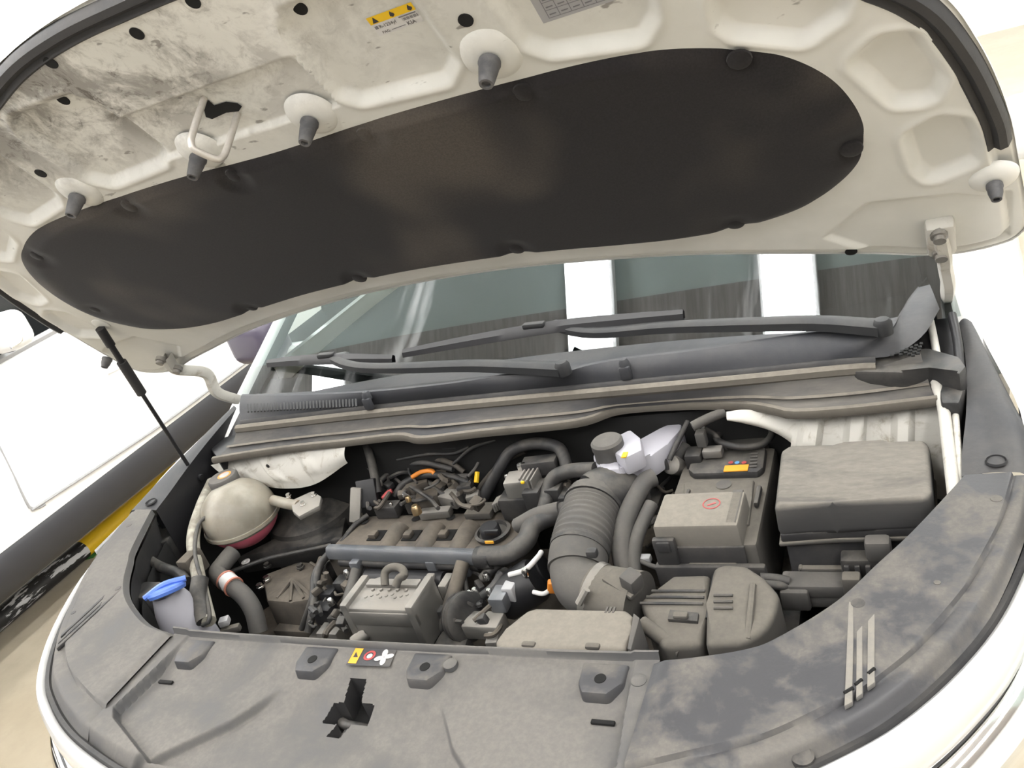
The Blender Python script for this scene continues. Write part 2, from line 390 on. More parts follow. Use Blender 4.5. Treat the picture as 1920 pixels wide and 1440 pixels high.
for poly in (cross, slot2):
    ring = []
    for a_, b_ in zip(poly, poly[1:]+poly[:1]):
        for k in range(6): ring.append((a_[0]+(b_[0]-a_[0])*k/6, a_[1]+(b_[1]-a_[1])*k/6))
    zt = [float(Z.ravel()[np.argmin((X.ravel()-p[0])**2+(Y.ravel()-p[1])**2)]) for p in ring]
    mb = MB().grid([[(p[0], p[1], z) for p, z in zip(ring, zt)], [(p[0], p[1], .87) for p in ring]], closed=True, smooth=False)
    mb.build('opening_wall', M['dark'], rc)
for sg in (-1, 1): MB().box((sg*.424, .283, .920), (.004, .185, .045), .001).build('seam_wall', M['dark'], rc)
rc['label'] = 'dusty grey plastic radiator cover with a cross-shaped latch opening'
# dark bottom of the openings, latch claw
MB().prism([(-.05, .235), (-.05, .332), (.045, .332), (.045, .235)], .870, .884, 0).build('latch_recess', M['hole'], rc)
MB().tube([(-.030, .283, .890), (-.012, .274, .897), (.010, .275, .893), (.024, .278, .886)], .0075, 10).tube([(-.006, .274, .893), (-.010, .258, .889), (-.010, .246, .884)], .007, 8).build('latch_claw', M['dark2'], rc)
MB().prism([(-.03, .155), (-.03, .19), (.038, .192), (.038, .155)], .868, .880, 0).build('latch_recess', M['hole'], rc)
# four stop pads where the hood buffers land
def tab(x, hole):
    z = float(zc(x, .34))-.010; k = .034
    mb = MB().prism([(x-k, .372), (x+k, .372), (x+k*.95, .338), (x+k*.45, .318), (x-k*.6, .318), (x-k*.9, .335)], z-.016, z+.008, .004, inset=.10)
    o = mb.build('stop_pad', M['coverdark'], rc)
    if hole: MB().lathe([(0, .0), (.0075, .0), (.0078, -.001)], (x, .343, z+.0088), seg=20).build('hole', M['hole'], rc)
for x, h in ((-.352, 0), (-.099, 1), (.099, 1), (.356, 1)): tab(x, h)
# slots and clips in the tray
for sx_ in (-1, 1):
    MB().box((sx_*.37, .292, .9285), (.030, .006, .004), .001).build('slot', M['hole'], rc)
for x, y in ((.405, .345), (.135, .352), (-.215, .14), (.20, .145)):
    MB().lathe([(0, .004), (.007, .004), (.010, .002), (.0105, -.004)], (x, y, float(zc(x, y))-.004 if y > .3 else float(zc(x, y))-.034), seg=18).build('push_clip', M['cover'], rc)
# caution label: amber, red ring, fan
lz = .9422
def LQ(px, py): return A(px, py, z=lz)
lab = MB().add([LQ(648, 1247), LQ(668, 1212), LQ(744, 1218), LQ(730, 1250)], [(0, 1, 2, 3)], False).build('caution_label', M['coverdark'], rc, 'small caution label with amber, red ring and white fan marks')
def quadz(ps, nm, mt, dz=.0006): MB().add([A(x, y, z=lz+dz) for x, y in ps], [tuple(range(len(ps)))], False).build(nm, mt, rc)
quadz([(652, 1243), (667, 1215), (682, 1216), (667, 1244)], 'amber_square', M['orangelabel'])
quadz([(662, 1232), (668, 1222), (671, 1232)], 'warning_mark', M['ink'], .001)
def ring_at(px, py, r, w, nm, mt, dz):
    c = A(px, py, z=lz+dz); MB().lathe([(r, 0), (r-w, 0)] if w < r else [(r, 0), (0, 0)], c, seg=20).build(nm, mt, rc)
ring_at(693, 1229, .0095, .0035, 'red_ring', M['red'], .0006)
ring_at(693, 1230, .0045, .0045, 'hand_mark', M['labelwhite'], .0009)
for a in (.3, 1.9, 3.5, 5.0):
    c = A(720, 1232, z=lz+.001)+Vector((math.cos(a)*.008, math.sin(a)*.008, 0))
    pts = [c+Vector((math.cos(a)*math.cos(k)*.0075-math.sin(a)*math.sin(k)*.0045, math.sin(a)*math.cos(k)*.0075+math.cos(a)*math.sin(k)*.0045, 0)) for k in [i*math.pi/6 for i in range(12)]]
    MB().add(pts, [tuple(range(12))], False).build('fan_blade_mark', M['labelwhite'], rc)

# ---- side covers (loft inner rim -> outer rim)
def side_cover(sg, inn, out, lbl):
    a = crs(inn, 130); oo = [p for p in out if p[0] >= .42]; k = float(y_out(sg*.42))
    b = [(.42, k)] + oo; b = [p for p in b if p[1] <= .70]; b.append((np.interp(.705, [p[1] for p in out], [p[0] for p in out]), .705)); b = crs(b, 130)
    tt = np.linspace(0, 1, 60); W = a[None]*(1-tt[:, None, None]) + b[None]*tt[:, None, None]
    Xq, Yq = W[..., 0], W[..., 1]; Zq = zc(Xq, Yq)
    Tq = np.repeat(tt[:, None], 130, 1); along = np.repeat(np.linspace(0, 1, 130)[None], 60, 0)
    gr = .80 - .10*np.abs(along-.45)
    Zq = Zq + .006*smooth(gr+.02, gr-.02, Tq) - .0035*np.exp(-((Tq-gr)/.012)**2)
    Zq -= .018*smooth(.90, 1.0, Tq); Zq -= .012*smooth(.05, .0, Tq)
    # step beside the tray
    Zq -= .004*smooth(.015, .0, Xq-.42)
    ob = MB().grid(np.stack([Xq*sg, Yq, Zq], -1)).build('side_cover', M['coverdark'] if sg > 0 else M['cover'], car, lbl)
    for bar, cut in ((((1583, 1324), (1598, 1316), (1600, 1200), (1600, 1128), (1591, 1128)), ((1583, 1300), (1600, 1290))), (((1605, 1308), (1617, 1300), (1617, 1172), (1606, 1184)), ((1604, 1284), (1616, 1274))), (((1626, 1290), (1640, 1280), (1640, 1150), (1627, 1165)), ((1628, 1264), (1640, 1254)))):
        q_ = [A(x, y, z=.962) for x, y in bar]; zz = float(np.mean([zc(p.x, p.y) for p in q_]))+.0065
        MB().prism([(sg*p.x, p.y) for p in q_], zz-.006, zz+.0006, .0008).build('pressed_bar', M['barpale'] if sg > 0 else M['dark'], ob)
        if sg > 0:
            c1, c2 = [A(x, y, z=.962) for x, y in cut]; MB().tube([(c1.x, c1.y, zz+.0006), (c2.x, c2.y, zz+.0006)], .0020, 6).build('slot', M['hole'], ob)
    spots = [(.650, .467, .010), (.809, .651, .009), (.60, .262, .012), (.735, .50, .005)] if sg > 0 else [(.650, .467, .008), (.809, .651, .008), (.70, .40, .006), (.47, .205, .008)]
    for (x, y, r) in spots:
        zz = float(zc(x, y)) + (-.010 if (x, y) in ((.60, .262), (.47, .205)) else .003)
        MB().lathe([(0, .0035), (r*.75, .0035), (r, .001), (r*1.05, -.006)], (sg*x, y, zz), seg=20).build('push_clip', M['dark'], ob)
    return ob
side_cover(1, inR, outR, 'dusty side cover beside the air cleaner, blotched with dried mud')
side_cover(-1, inL, outL, 'cleaner grey side cover beside the washer filler')
# left raised rib on the side cover
# inner rim wall (drops into the bay)
def rim_wall(sg, inn):
    a = crs(inn, 80); rows = []
    for dz, off in ((-.012, 0), (-.03, .004), (-.09, .012)):
        rows.append([(sg*(p[0]+off), p[1]-off, float(zc(p[0], p[1]))+dz) for p in a])
    MB().grid(rows).build('cover_rim', M['dark'], car)
rim_wall(1, inR); rim_wall(-1, inL)
MB().grid([[(x, .378+.006*(x/.42)**2, .945+dz) for x in np.linspace(-.42, .42, 30)] for dz in (0, -.02, -.10)]).build('cover_rim', M['dark'], car)

# ---- fender trims beside the hinges
def fender_trim(sg, lbl):
    inn = [(.773, .708), (.778, .76), (.789, .84), (.797, .94), (.797, 1.05), (.785, 1.14), (.772, 1.21)]
    out = [(.856 if sg > 0 else .868, .708), (.860, .80), (.851, .86), (.838, .94), (.825, 1.02), (.808, 1.12), (.793, 1.225)]
    if sg < 0: inn = [(p[0]+.012, p[1]) for p in inn]; out = [(p[0]+.012, p[1]) for p in out]
    a = crs(inn, 60); b = crs(out, 60); rows = []
    for t in np.linspace(0, 1, 12):
        w = a*(1-t)+b*t; rows.append([(sg*p[0], p[1], .968+.16*max(0, p[1]-.70)+.004*math.sin(t*math.pi)-.012*float(smooth(.85, 1, t))) for p in w])
    o = MB().grid(rows).build('fender_trim', M['trim'], car, lbl)
    wall = [[(sg*p[0], p[1], .968+.16*max(0, p[1]-.70)+dz) for p in a] for dz in (0, -.03, -.12)]
    MB().grid(wall).build('trim_wall', M['black'], o)
    MB().lathe([(.0135, .003), (.012, .006), (.0105, .002), (.006, -.004), (0, -.004)], (sg*.816, .728, .974), seg=20).build('push_clip', M['black'], o)
    return o
fender_trim(1, 'dark plastic fender trim beside the fuse box'); fender_trim(-1, 'dark plastic fender trim beside the gas strut')

# ---- white outer body: bumper lip, fenders
def outline_full():
    L = [(-p[0], p[1]) for p in outL][::-1] + [p for p in outR[1:]]
    L = [(-.885, 1.02), (-.882, .92)] + L + [(.862, .90), (.866, 1.0)]
    return crs(L, 260)
OF = outline_full(); tg = np.gradient(OF, axis=0); tg /= np.linalg.norm(tg, axis=1)[:, None]; NO = np.stack([tg[:, 1], -tg[:, 0]], 1)
def orow(off, z, front=None):
    r = []
    for p, n in zip(OF, NO):
        k = off if front is None else off*(front + (1-front)*float(smooth(.62, .42, p[1])))
        rise = .10*max(0, p[1]-.62)
        r.append((p[0]+n[0]*k, p[1]+n[1]*k, z+rise+.012*max(0, abs(p[0])-.4)))
    return r
MB().grid([orow(-.004, .930), orow(.0, .938), orow(.006, .939), orow(.010, .930)]).build('hood_seal_strip', M['rubber'], car)
rows = [orow(.008, .925), orow(.009, .936), orow(.014, .941), orow(.021, .938, .9), orow(.026, .928, .8), orow(.029, .905, .75), orow(.028, .878, .7), orow(.022, .866, .7)]
MB().grid(rows).build('bumper_skin', M['white'], car, 'glossy white bumper edge curving around the nose')
rows = [orow(.020, .868, .7), orow(.022, .80, .7), orow(.03, .62, .8), orow(.03, .42, .9), orow(.02, .22, 1)]
MB().grid(rows).build('bumper_lower', M['dark'], car)
# headlights: lens shells wrapping the corners
def headlight(sg, lbl):
    idx = [i for i in range(len(OF)) if sg*OF[i][0] > (.50 if sg > 0 else .42) and OF[i][1] < .56]
    def hr(off, z): return [(OF[i][0]+NO[i][0]*off, OF[i][1]+NO[i][1]*off, z) for i in idx]
    e = MB().grid([hr(.018, .862), hr(.030, .860), hr(.044, .850), hr(.056, .825), hr(.060, .795), hr(.058, .775)]).build('headlight', M['chrome'], car, lbl)
    MB().grid([hr(.059, .776), hr(.050, .768), hr(.052, .745), hr(.060, .738)]).build('gap_strip', M['black'], e)
    MB().grid([hr(.060, .740), hr(.072, .725), hr(.078, .69), hr(.07, .63), hr(.04, .60)]).build('chrome_molding', M['chrome'], e)
    MB().grid([hr(.04, .60), hr(.09, .585), hr(.125, .55), hr(.145, .47), hr(.14, .36), hr(.10, .24)]).build('bumper_corner', M['white'], e)
headlight(1, 'chrome-bright headlight below the muddy side cover'); headlight(-1, 'chrome-bright headlight below the washer filler corner')
# fenders and sides
def fender(sg, lbl):
    ys = np.linspace(.58, 2.05, 40); rows = []
    def xo(y): return float(np.interp(y, [.58, .72, .86, 1.02, 1.225, 2.05], [.835, .858, .856, .828, .800, .80]))+(.012 if sg < 0 else 0)
    prof = [(.0, -.004), (.004, .001), (.009, -.006), (.020, -.035), (.040, -.09), (.075, -.18), (.09, -.35), (.09, -.65)]
    if sg > 0: prof = [(.0, -.004), (.012, .004), (.035, .002), (.07, -.02), (.10, -.07), (.115, -.16), (.12, -.35), (.115, -.65)]
    for k, (dx, dz) in enumerate(prof):
        rows.append([(sg*(xo(y)+dx*(float(smooth(.5, .9, y)) if dx else 1)+max(0, y-1.0)*.06*(k/7)), y, .962+.16*min(max(0, y-.70), .55)+dz) for y in ys])
    return MB().grid(rows).build('fender', M['white'], car, lbl)
fender(1, 'white fender beside the fuse box'); fender(-1, 'white fender beside the gas strut')

# ---- windshield, pillars, roof, dash
AL = math.radians(28)
def WS(x, s): return Vector((x, 1.045 + s*math.cos(AL) - .10*x*x*0, 1.041 + s*math.sin(AL)))
rows = []
for s in np.linspace(0, 1.05, 16):
    hw = .80 - .10*s
    rows.append([WS(x, s) + Vector((0, .012*(abs(x)/.8)**3, 0)) for x in np.linspace(-hw, hw, 30)])
ws = MB().grid(rows).build('windshield', M['glass'], car, 'sloping windshield reflecting the ceiling strip lights')
MB().grid([[(x, 1.02+s*1.3, .985-.02*s+.03*math.sin(s*3)) for x in np.linspace(-.80, .80, 12)] for s in np.linspace(0, 1, 10)]).build('dashboard', plain('dashboard_plastic', (.028, .027, .028), .8), car)
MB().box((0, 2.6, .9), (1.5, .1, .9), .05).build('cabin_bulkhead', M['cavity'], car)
for sg in (-1, 1):
    a = [WS(sg*(.80-.10*s), s)+Vector((0, .06, 0)) for s in np.linspace(-.16, 1.05, 14)]
    MB().grid([[p+Vector((sg*dx, dy, dz)) for p in a] for dx, dy, dz in ((-.012, -.004, .004), (.012, .0, .012), (.055, .03, .0), (.075, .06, -.05))]).build('a_pillar', M['white'], car)
    MB().grid([[p+Vector((sg*dx, dy, dz)) for p in a] for dx, dy, dz in ((-.045, -.004, .002), (-.012, -.006, .004))]).build('pillar_seal', M['black'], car)
    MB().grid([[(sg*(.90+.05*math.sin(t*math.pi)), y, 1.15-.95*t) for y in np.linspace(2.0, 4.2, 6)] for t in np.linspace(0, 1, 8)]).build('front_door', M['white'], car)
    MB().grid([[(sg*(.90-.14*t), y, 1.14+.41*t) for y in np.linspace(2.05+.1*t, 4.2, 6)] for t in np.linspace(0, 1, 5)]).build('side_window', M['darkglass'], car)
MB().grid([[(x, y, 1.52+.06*(1-(x/.8)**2)+.05*math.sin((y-1.9)/2.4*math.pi)) for x in np.linspace(-.76, .76, 12)] for y in np.linspace(1.93, 4.3, 8)]).build('roof', M['white'], car)
# door mirrors
for sg, lb in ((1, 'door mirror beyond the fuse box side fender'), (-1, 'dark door mirror beyond the gas strut side fender')):
    c_ = Vector((1.03, 1.86, 1.12)) if sg > 0 else A(484, 636, x=-1.03)
    mi = MB().box(c_, (.20, .11, .14), .04, rot=(0, 0, sg*.2), seg=4).build('door_mirror', M['white'] if sg > 0 else M['mirrordark'], car, lb)
    MB().box(c_+Vector((-sg*.10, .02, -.06)), (.14, .06, .04), .015).build('mirror_foot', M['white'], mi)

# ---- cowl: ridge, deck, seal, lower panel
NX = 90
def prow(pts, z): return crs([tuple(A(x, y, z=(z if not isinstance(z, (list, tuple)) else z[i]))) for i, (x, y) in enumerate(pts)], NX)
ridge = prow([(452, 742), (560, 741), (690, 735), (830, 721), (960, 703), (1040, 702), (1100, 686), (1172, 673), (1300, 658), (1480, 632), (1575, 622), (1660, 622), (1688, 590), (1705, 562), (1738, 522)], 1.075)
liplo = prow([(452, 790), (690, 762), (960, 735), (1200, 712), (1400, 693), (1590, 674), (1680, 668), (1735, 650), (1765, 610)], 1.040)
liplo[:, 2] = 1.040 + .03*smooth(.68, .78, liplo[:, 0])
rows = [ridge*(1-t)+liplo*t + np.array([0, -.004*math.sin(t*math.pi), .004*math.sin(t*math.pi)]) for t in np.linspace(0, 1, 8)]
deck = [ridge + np.array([0, d_, dz]) for d_, dz in ((.0, 0), (.006, .001), (.012, -.006))]
dk2 = ridge.copy(); dk2[:, 1] = np.maximum(ridge[:, 1]+.03, 1.035+.06*(np.abs(ridge[:, 0])/.8)**2.5); dk2[:, 2] = 1.046
dk3 = dk2.copy(); dk3[:, 1] += .05; dk3[:, 2] += .014
cowl = MB().grid(rows).grid(deck+[dk2, dk3]).build('cowl_panel', M['cowl'], car, 'blue-grey plastic cowl panel under the windshield wipers')
# louvres at both ends of the cowl
for (x0, x1, y0, y1, n_) in ((470, 672, 752, 742, 34), ):
    for i in range(n_):
        t = i/(n_-1); px = x0+(x1-x0)*t; py = y0+(y1-y0)*t+6
        p0 = A(px, py, z=1.068)+Vector((0, -.008, .004)); p1 = A(px+1, py+14, z=1.058)+Vector((0, -.008, .004))
        MB().tube([p0, p1], .0022, 5).build('louvre_fin', M['black'], cowl)
for r_ in range(5):
    for c_ in range(9-r_):
        px = 1728-c_*9-r_*2; py = 650+r_*6+c_*3.6
        if py > 672: continue
        MB().box(A(px, py, z=1.066)+Vector((0, -.006, .008)), (.005, .006, .002), 0).build('grille_hole', M['hole'], cowl)
for px, py in ((690, 742), (1172, 682)):
    c = A(px, py, z=1.07)
    mb = MB().lathe([(0, .014), (.006, .012), (.0095, .006), (.010, -.006)], c+Vector((0, -.004, .0)), seg=16).box(c+Vector((0, -.010, -.014)), (.022, .012, .028), .005)
    mb.build('washer_nozzle', M['cowl'], cowl)
# rubber seal with dusty crest
s0 = liplo[:int(NX*.905)].copy()
def sweep(base, prof): return [base + np.array([0, dy, dz]) for dy, dz in prof]
seal = MB().grid(sweep(s0, [(.004, .002), (-.002, .003), (-.006, .0), (-.008, -.006), (-.012, -.006)])).build('cowl_seal_base', M['rubber'], car)
MB().grid(sweep(s0, [(-.010, -.008), (-.014, -.001), (-.021, .001), (-.028, -.003), (-.030, -.012), (-.026, -.018)])).build('cowl_seal', M['sealtan'], car, 'tan dusty rubber seal running along the cowl')
# lower panel
lo_edge = prow([(398, 862), (470, 850), (560, 838), (640, 830), (745, 818), (790, 824), (900, 811), (1080, 792), (1160, 768), (1280, 759), (1400, 760), (1450, 768), (1490, 775), (1600, 768), (1758, 750)], .995)
up_edge = crs([tuple(p) for p in liplo[:int(NX*.95):6]], NX) + np.array([0, -.026, -.012])
mid = up_edge*.45+lo_edge*.55; mid[:, 2] = 1.000
rib = up_edge*.18+lo_edge*.82; rib[:, 2] = .994
lowp = MB().grid([up_edge, up_edge*.8+lo_edge*.2+np.array([0, 0, -.012]), mid, rib, rib*.5+lo_edge*.5+np.array([0, 0, .005]), lo_edge, lo_edge+np.array([0, -.002, -.008]), lo_edge+np.array([0, .012, -.016]), lo_edge+np.array([0, .05, -.02])]).build('cowl_lower_panel', M['cowldusty'], car, 'dusty lower cowl panel with a wavy front edge')
lipT = MB().grid([lo_edge+np.array([0, dy, dz]) for dy, dz in ((.012, .002), (.006, .005), (-.001, .004), (-.004, -.003), (-.002, -.010))]).build('panel_lip', M['sealtan'], lowp)
crease = up_edge*.55+lo_edge*.45; crease[:, 2] = 1.006
MB().grid([crease+np.array([0, dy, dz]) for dy, dz in ((.006, -.002), (.002, .002), (-.004, .0))]).build('panel_crease', M['sealtan'], lowp)
# end blocks at the right: dusty bracket and black corner pocket
mb = MB().prism([tuple(A(x, y, z=1.03))[:2] for x, y in ((1598, 676), (1600, 700), (1690, 702), (1745, 690), (1800, 705), (1812, 690), (1800, 672), (1740, 655))], .985, 1.034, .005)
mb.build('cowl_end_bracket', M['dark2'], car, 'dusty black cowl end bracket next to the hood hinge')
mb = MB().prism([tuple(A(x, y, z=1.0))[:2] for x, y in ((1758, 715), (1765, 760), (1800, 760), (1815, 715), (1805, 685))], .94, 1.005, .006)
mb.build('cowl_end_block', M['dark2'], car)

# ---- wipers
def wiper(arm, blade, zs, lbl):
    e = empty('wiper', lbl, parent=car); 
    pts = [A(x, y, z=z) for (x, y), z in zip(arm, zs)]
    P = crs(pts, 24); rows = []
    for i, p in enumerate(P):
        t = Vector(P[min(i+1, 23)]-P[max(i-1, 0)]).normalized(); sd = t.cross(Vector((0, 0, 1))).normalized(); k = 1.0-.28*i/23; w = .0165*k; h = .010*k
        c = Vector(p); rows.append([tuple(c+sd*w-Vector((0, 0, h))), tuple(c+sd*w*.9+Vector((0, 0, h*.4))), tuple(c+sd*w*.4+Vector((0, 0, h))), tuple(c-sd*w*.4+Vector((0, 0, h))), tuple(c-sd*w*.9+Vector((0, 0, h*.4))), tuple(c-sd*w-Vector((0, 0, h)))])
    MB().grid(rows, closed=True).build('wiper_arm', M['wiper'], e)
    MB().lathe([(0, .014), (.010, .013), (.0145, .007), (.015, -.012)], pts[0], seg=20).build('pivot_cap', M['wiper'], e)
    B = crs([A(x, y, z=z) for x, y, z in blade], 30); rows = []
    for i, p in enumerate(B):
        k = .5+.5*math.sin(math.pi*min(max(i/29, .04), .96))**.5; c = Vector(p)
        rows.append([tuple(c+Vector((0, -.015*k, -.008))), tuple(c+Vector((0, -.011*k, .004*k))), tuple(c+Vector((0, .002*k, .012*k))), tuple(c+Vector((0, .012*k, .002))), tuple(c+Vector((0, .004*k, -.010)))])
    MB().grid(rows, closed=True).build('wiper_blade', M['black'], e)
    mid_ = Vector(B[15]); MB().box(mid_+Vector((0, -.002, .010)), (.05, .016, .012), .004, rot=(0, 0, -.1)).build('blade_clip', M['wiper'], e)
wiper([(1655, 612), (1540, 604), (1420, 606), (1250, 612), (1130, 622), (1075, 618), (1040, 607)], [(757, 661, 1.105), (900, 635, 1.112), (1040, 612, 1.118), (1150, 600, 1.118), (1282, 588, 1.112)], [1.09, 1.092, 1.096, 1.10, 1.105, 1.11, 1.118], 'long wiper lying across the middle of the windshield')
wiper([(1055, 690), (970, 686), (880, 684), (760, 688), (690, 688), (650, 682), (618, 668)], [(503, 680, 1.10), (560, 675, 1.103), (640, 672, 1.106), (738, 672, 1.102)], [1.088, 1.09, 1.092, 1.096, 1.10, 1.104, 1.108], 'short wiper lying near the gas strut side of the windshield')

# ------------------------------------------------------------------ the hood
hood_half = [(0, .972), (.1, .968), (.2, .955), (.3, .932), (.45, .885), (.6, .812), (.70, .745), (.79, .66), (.83, .57), (.857, .46), (.87, .36), (.883, .235), (.874, .195), (.85, .179), (.80, .172), (.745, .185), (.695, .205), (.6, .235), (.45, .28), (.3, .31), (.15, .33), (0, .336)]
pad_half = [(0, .703), (.17, .708), (.32, .706), (.45, .700), (.53, .689), (.60, .664), (.65, .634), (.688, .588), (.708, .535), (.713, .485), (.703, .440), (.675, .402), (.63, .370), (.56, .353), (.48, .352), (.40, .362), (.3, .378), (.18, .392), (0, .400)]
def full(half): return half + [(-u, v) for u, v in half[-2:0:-1]]
NR = 900
HOc = crs(full(hood_half), NR, True); PDc = crs(full(pad_half), NR, True)
# match by angle about the pad centre so that the loft does not twist
def by_angle(C, ang):
    c = np.array([0, .55]); a = np.unwrap(np.arctan2(C[:, 0], C[:, 1]-c[1])); a2 = np.r_[a-2*np.pi, a, a+2*np.pi]; CC = np.r_[C, C, C]
    o = np.argsort(a2); return np.stack([np.interp(ang, a2[o], CC[o, k]) for k in (0, 1)], 1)
pa = np.unwrap(np.arctan2(PDc[:, 0], PDc[:, 1]-.55)); HOm = by_angle(HOc, pa)
# even mix of angle- and arc-length matching keeps corners tidy
def arcfix(C, n):
    d_ = np.r_[0, np.cumsum(np.linalg.norm(np.diff(np.r_[C, C[:1]], axis=0), axis=1))]; s = np.linspace(0, d_[-1], n+1)[:-1]
    CC = np.r_[C, C[:1]]; return np.stack([np.interp(s, d_, CC[:, k]) for k in (0, 1)], 1)
pockets = {
 'A': [(.178, .882), (.158, .862), (.154, .755), (.168, .742), (.295, .733), (.314, .750), (.315, .862), (.300, .882)],
 'B': [(.392, .845), (.398, .750), (.415, .732), (.522, .712), (.539, .730), (.548, .775), (.535, .80)],
 'C': [(.596, .735), (.594, .705), (.604, .688), (.678, .648), (.715, .668), (.722, .683), (.69, .72)],
 'D': [(.716, .606), (.740, .625), (.762, .620), (.791, .533), (.783, .512), (.757, .518)],
 'E': [(.757, .470), (.785, .486), (.809, .473), (.822, .428), (.820, .384), (.777, .367), (.766, .392)]}
def hood_w(U, V, T=None):
    P = np.stack([np.abs(U).ravel(), V.ravel()], 1); w = np.full(U.shape, .020)
    for k, p in pockets.items():
        q = np.array(p); cq = q.mean(0); ra = np.linalg.norm(q-cq, axis=1).mean(); q = cq+(q-cq)*(1-.016/ra)
        d_ = (sdpoly(P, q)-.014).reshape(U.shape); w -= .012*smooth(.007, -.008, d_); w += .002*np.exp(-((d_-.010)/.005)**2)
    P = np.stack([U.ravel(), V.ravel()], 1)
    d_ = sdpoly(P, [(-.172, .745), (-.178, .828), (.140, .828), (.142, .745)]).reshape(U.shape); w -= .008*smooth(.004, -.005, d_)
    # pressed creases near the hinges and along the rear edge
    for sg in (-1, 1):
        q = sdpoly(np.stack([sg*U.ravel(), V.ravel()], 1), [(.64, .285), (.70, .345), (.80, .33), (.86, .30), (.86, .20), (.80, .185), (.70, .222)]).reshape(U.shape); w -= .006*smooth(.006, -.006, q)
    # flange by the rim, clips of the pad edge
    de = sdpoly(np.stack([U.ravel(), V.ravel()], 1), HOc).reshape(U.shape)
    w -= .012*smooth(-.030, -.020, de); w -= .004*smooth(-.006, .0, de)
    return w
tt = np.r_[np.linspace(-.03, 1, 150)]
W = PDc[None]*(1-tt[:, None, None]) + HOm[None]*tt[:, None, None]
U, V = W[..., 0], W[..., 1]; Wd = hood_w(U, V)
pts = np.array(HO)[None, None] + U[..., None]*np.array([1, 0, 0]) + V[..., None]*np.array(HD) + Wd[..., None]*np.array(HN)
hood = MB().grid(pts, closed=True).build('hood', M['hood'], car, 'open white hood seen from below, its inner panel dirty at the nose')
# outer skin
rows = []
for t in np.linspace(0, 1, 14):
    C2 = HOm*t + np.array([0, .55])*(1-t); rows.append([tuple(HP(p[0], p[1], .004 - .022*(1-t**3))) for p in C2])
rows.append([tuple(HP(p[0], p[1], .008)) for p in HOm])
MB().grid(rows, closed=True).build('outer_skin', M['white'], hood)
# insulation pad: shallow quilted felt
rows = []; clips = [(.607, .652), (.371, .690), (.150, .694), (-.081, .690), (-.297, .690), (-.590, .640), (.534, .368), (.217, .405), (-.076, .408), (-.34, .385), (.695, .470), (-.66, .47)]
for t in np.linspace(0.0, 1, 60):
    C2 = PDc*t + np.array([0, .55])*(1-t); w = np.full(len(C2), .026 + .008*float(smooth(1.0, .93, t)))
    w += .003*np.sin(C2[:, 0]*7+1.2)*np.sin(C2[:, 1]*11) * float(smooth(1.0, .7, t))
    for cu_, cv in clips:
        dd = np.hypot(C2[:, 0]-cu_, C2[:, 1]-cv); w -= .004*smooth(.034, .012, dd)
    w = np.where(t > .985, .019, w)
    rows.append([tuple(HP(p[0], p[1], a)) for p, a in zip(C2, w)])
pad = MB().grid(rows, closed=True).build('insulation_pad', M['felt'], hood, 'charcoal felt insulation pad with tan dust patches')
for cu_, cv in clips:
    MB().lathe([(0, .004), (.008, .0035), (.013, .001), (.0135, -.002)], HP(cu_, cv, .0275), HN, 18).build('pad_clip', M['felt'], hood)
# rubber buffers on raised seats
def buffer(u, v, k=1.0, seat=True, ln=.042):
    p = HP(u, v, .018)
    if seat: MB().lathe([(.046*k, -.002), (.043*k, .002), (.034*k, .007), (.020*k, .010), (0, .010)], p, HN, 32).build('buffer_seat', M['hood'], hood)
    b0 = .012
    MB().lathe([(.0150*k, b0), (.0155*k, b0+.004), (.0140*k, b0+.006), (.0135*k, b0+.012), (.0105*k, b0+ln-.003), (.0095*k, b0+ln), (.0060*k, b0+ln), (.0055*k, b0+ln-.004), (0, b0+ln-.004)], p, HN, 24).build('rubber_buffer', M['buffer'], hood, 'tapered grey rubber buffer')
for u, v, k in ((.358, .748, .84), (.098, .742, .76), (-.098, .740, .76), (-.356, .736, .80)): buffer(u, v, k, True, .033)
buffer(.842, .352, .62, True, .022); buffer(-.838, .300, .72, False, .022)
# striker loop with its dark opening
def HU(px, py, w):
    r = Vector(ray(px, py)); o = HO+HN*w; k = (o-Vector(CAM)).dot(HN)/r.dot(HN); p = Vector(CAM)+r*k
    return p.x, (p-o).dot(HD)
op = [HU(x, y, .013) for x, y in ((378, 186), (392, 188), (402, 197), (424, 190), (446, 193), (454, 199), (448, 208), (424, 211), (398, 223), (386, 219))]
MB().add([HP(u, v, .0135) for u, v in op], [tuple(range(len(op)))], False).build('latch_opening', M['hole'], hood)
a, b_ = HP(-.021, .810, .003), HP(.000, .773, .003)
MB().tube([a, a+HN*.066, a+HN*.080+(b_-a)*.06, a+HN*.086+(b_-a)*.2, a+HN*.086+(b_-a)*.8, b_+HN*.080+(a-b_)*.06, b_+HN*.066, b_], .0045, 12, 60).build('striker', dusty('worn_zinc', (.55, .52, .48), .4, rough=.4, scale=40, metal=.5, up=.1), hood, 'worn zinc striker loop')
# drain holes
for u, v in ((-.007, .923), (-.15, .931), (.091, .931), (-.211, .874), (.187, .872), (-.373, .789), (.356, .800), (.665, .222)):
    w_ = float(hood_w(np.array([[u]]), np.array([[v]]))[0, 0])
    MB().lathe([(.0085, 0), (.0085, .0012), (0, .0012)], HP(u, v, w_), HN, 18).build('drain_hole', M['hole'], hood)
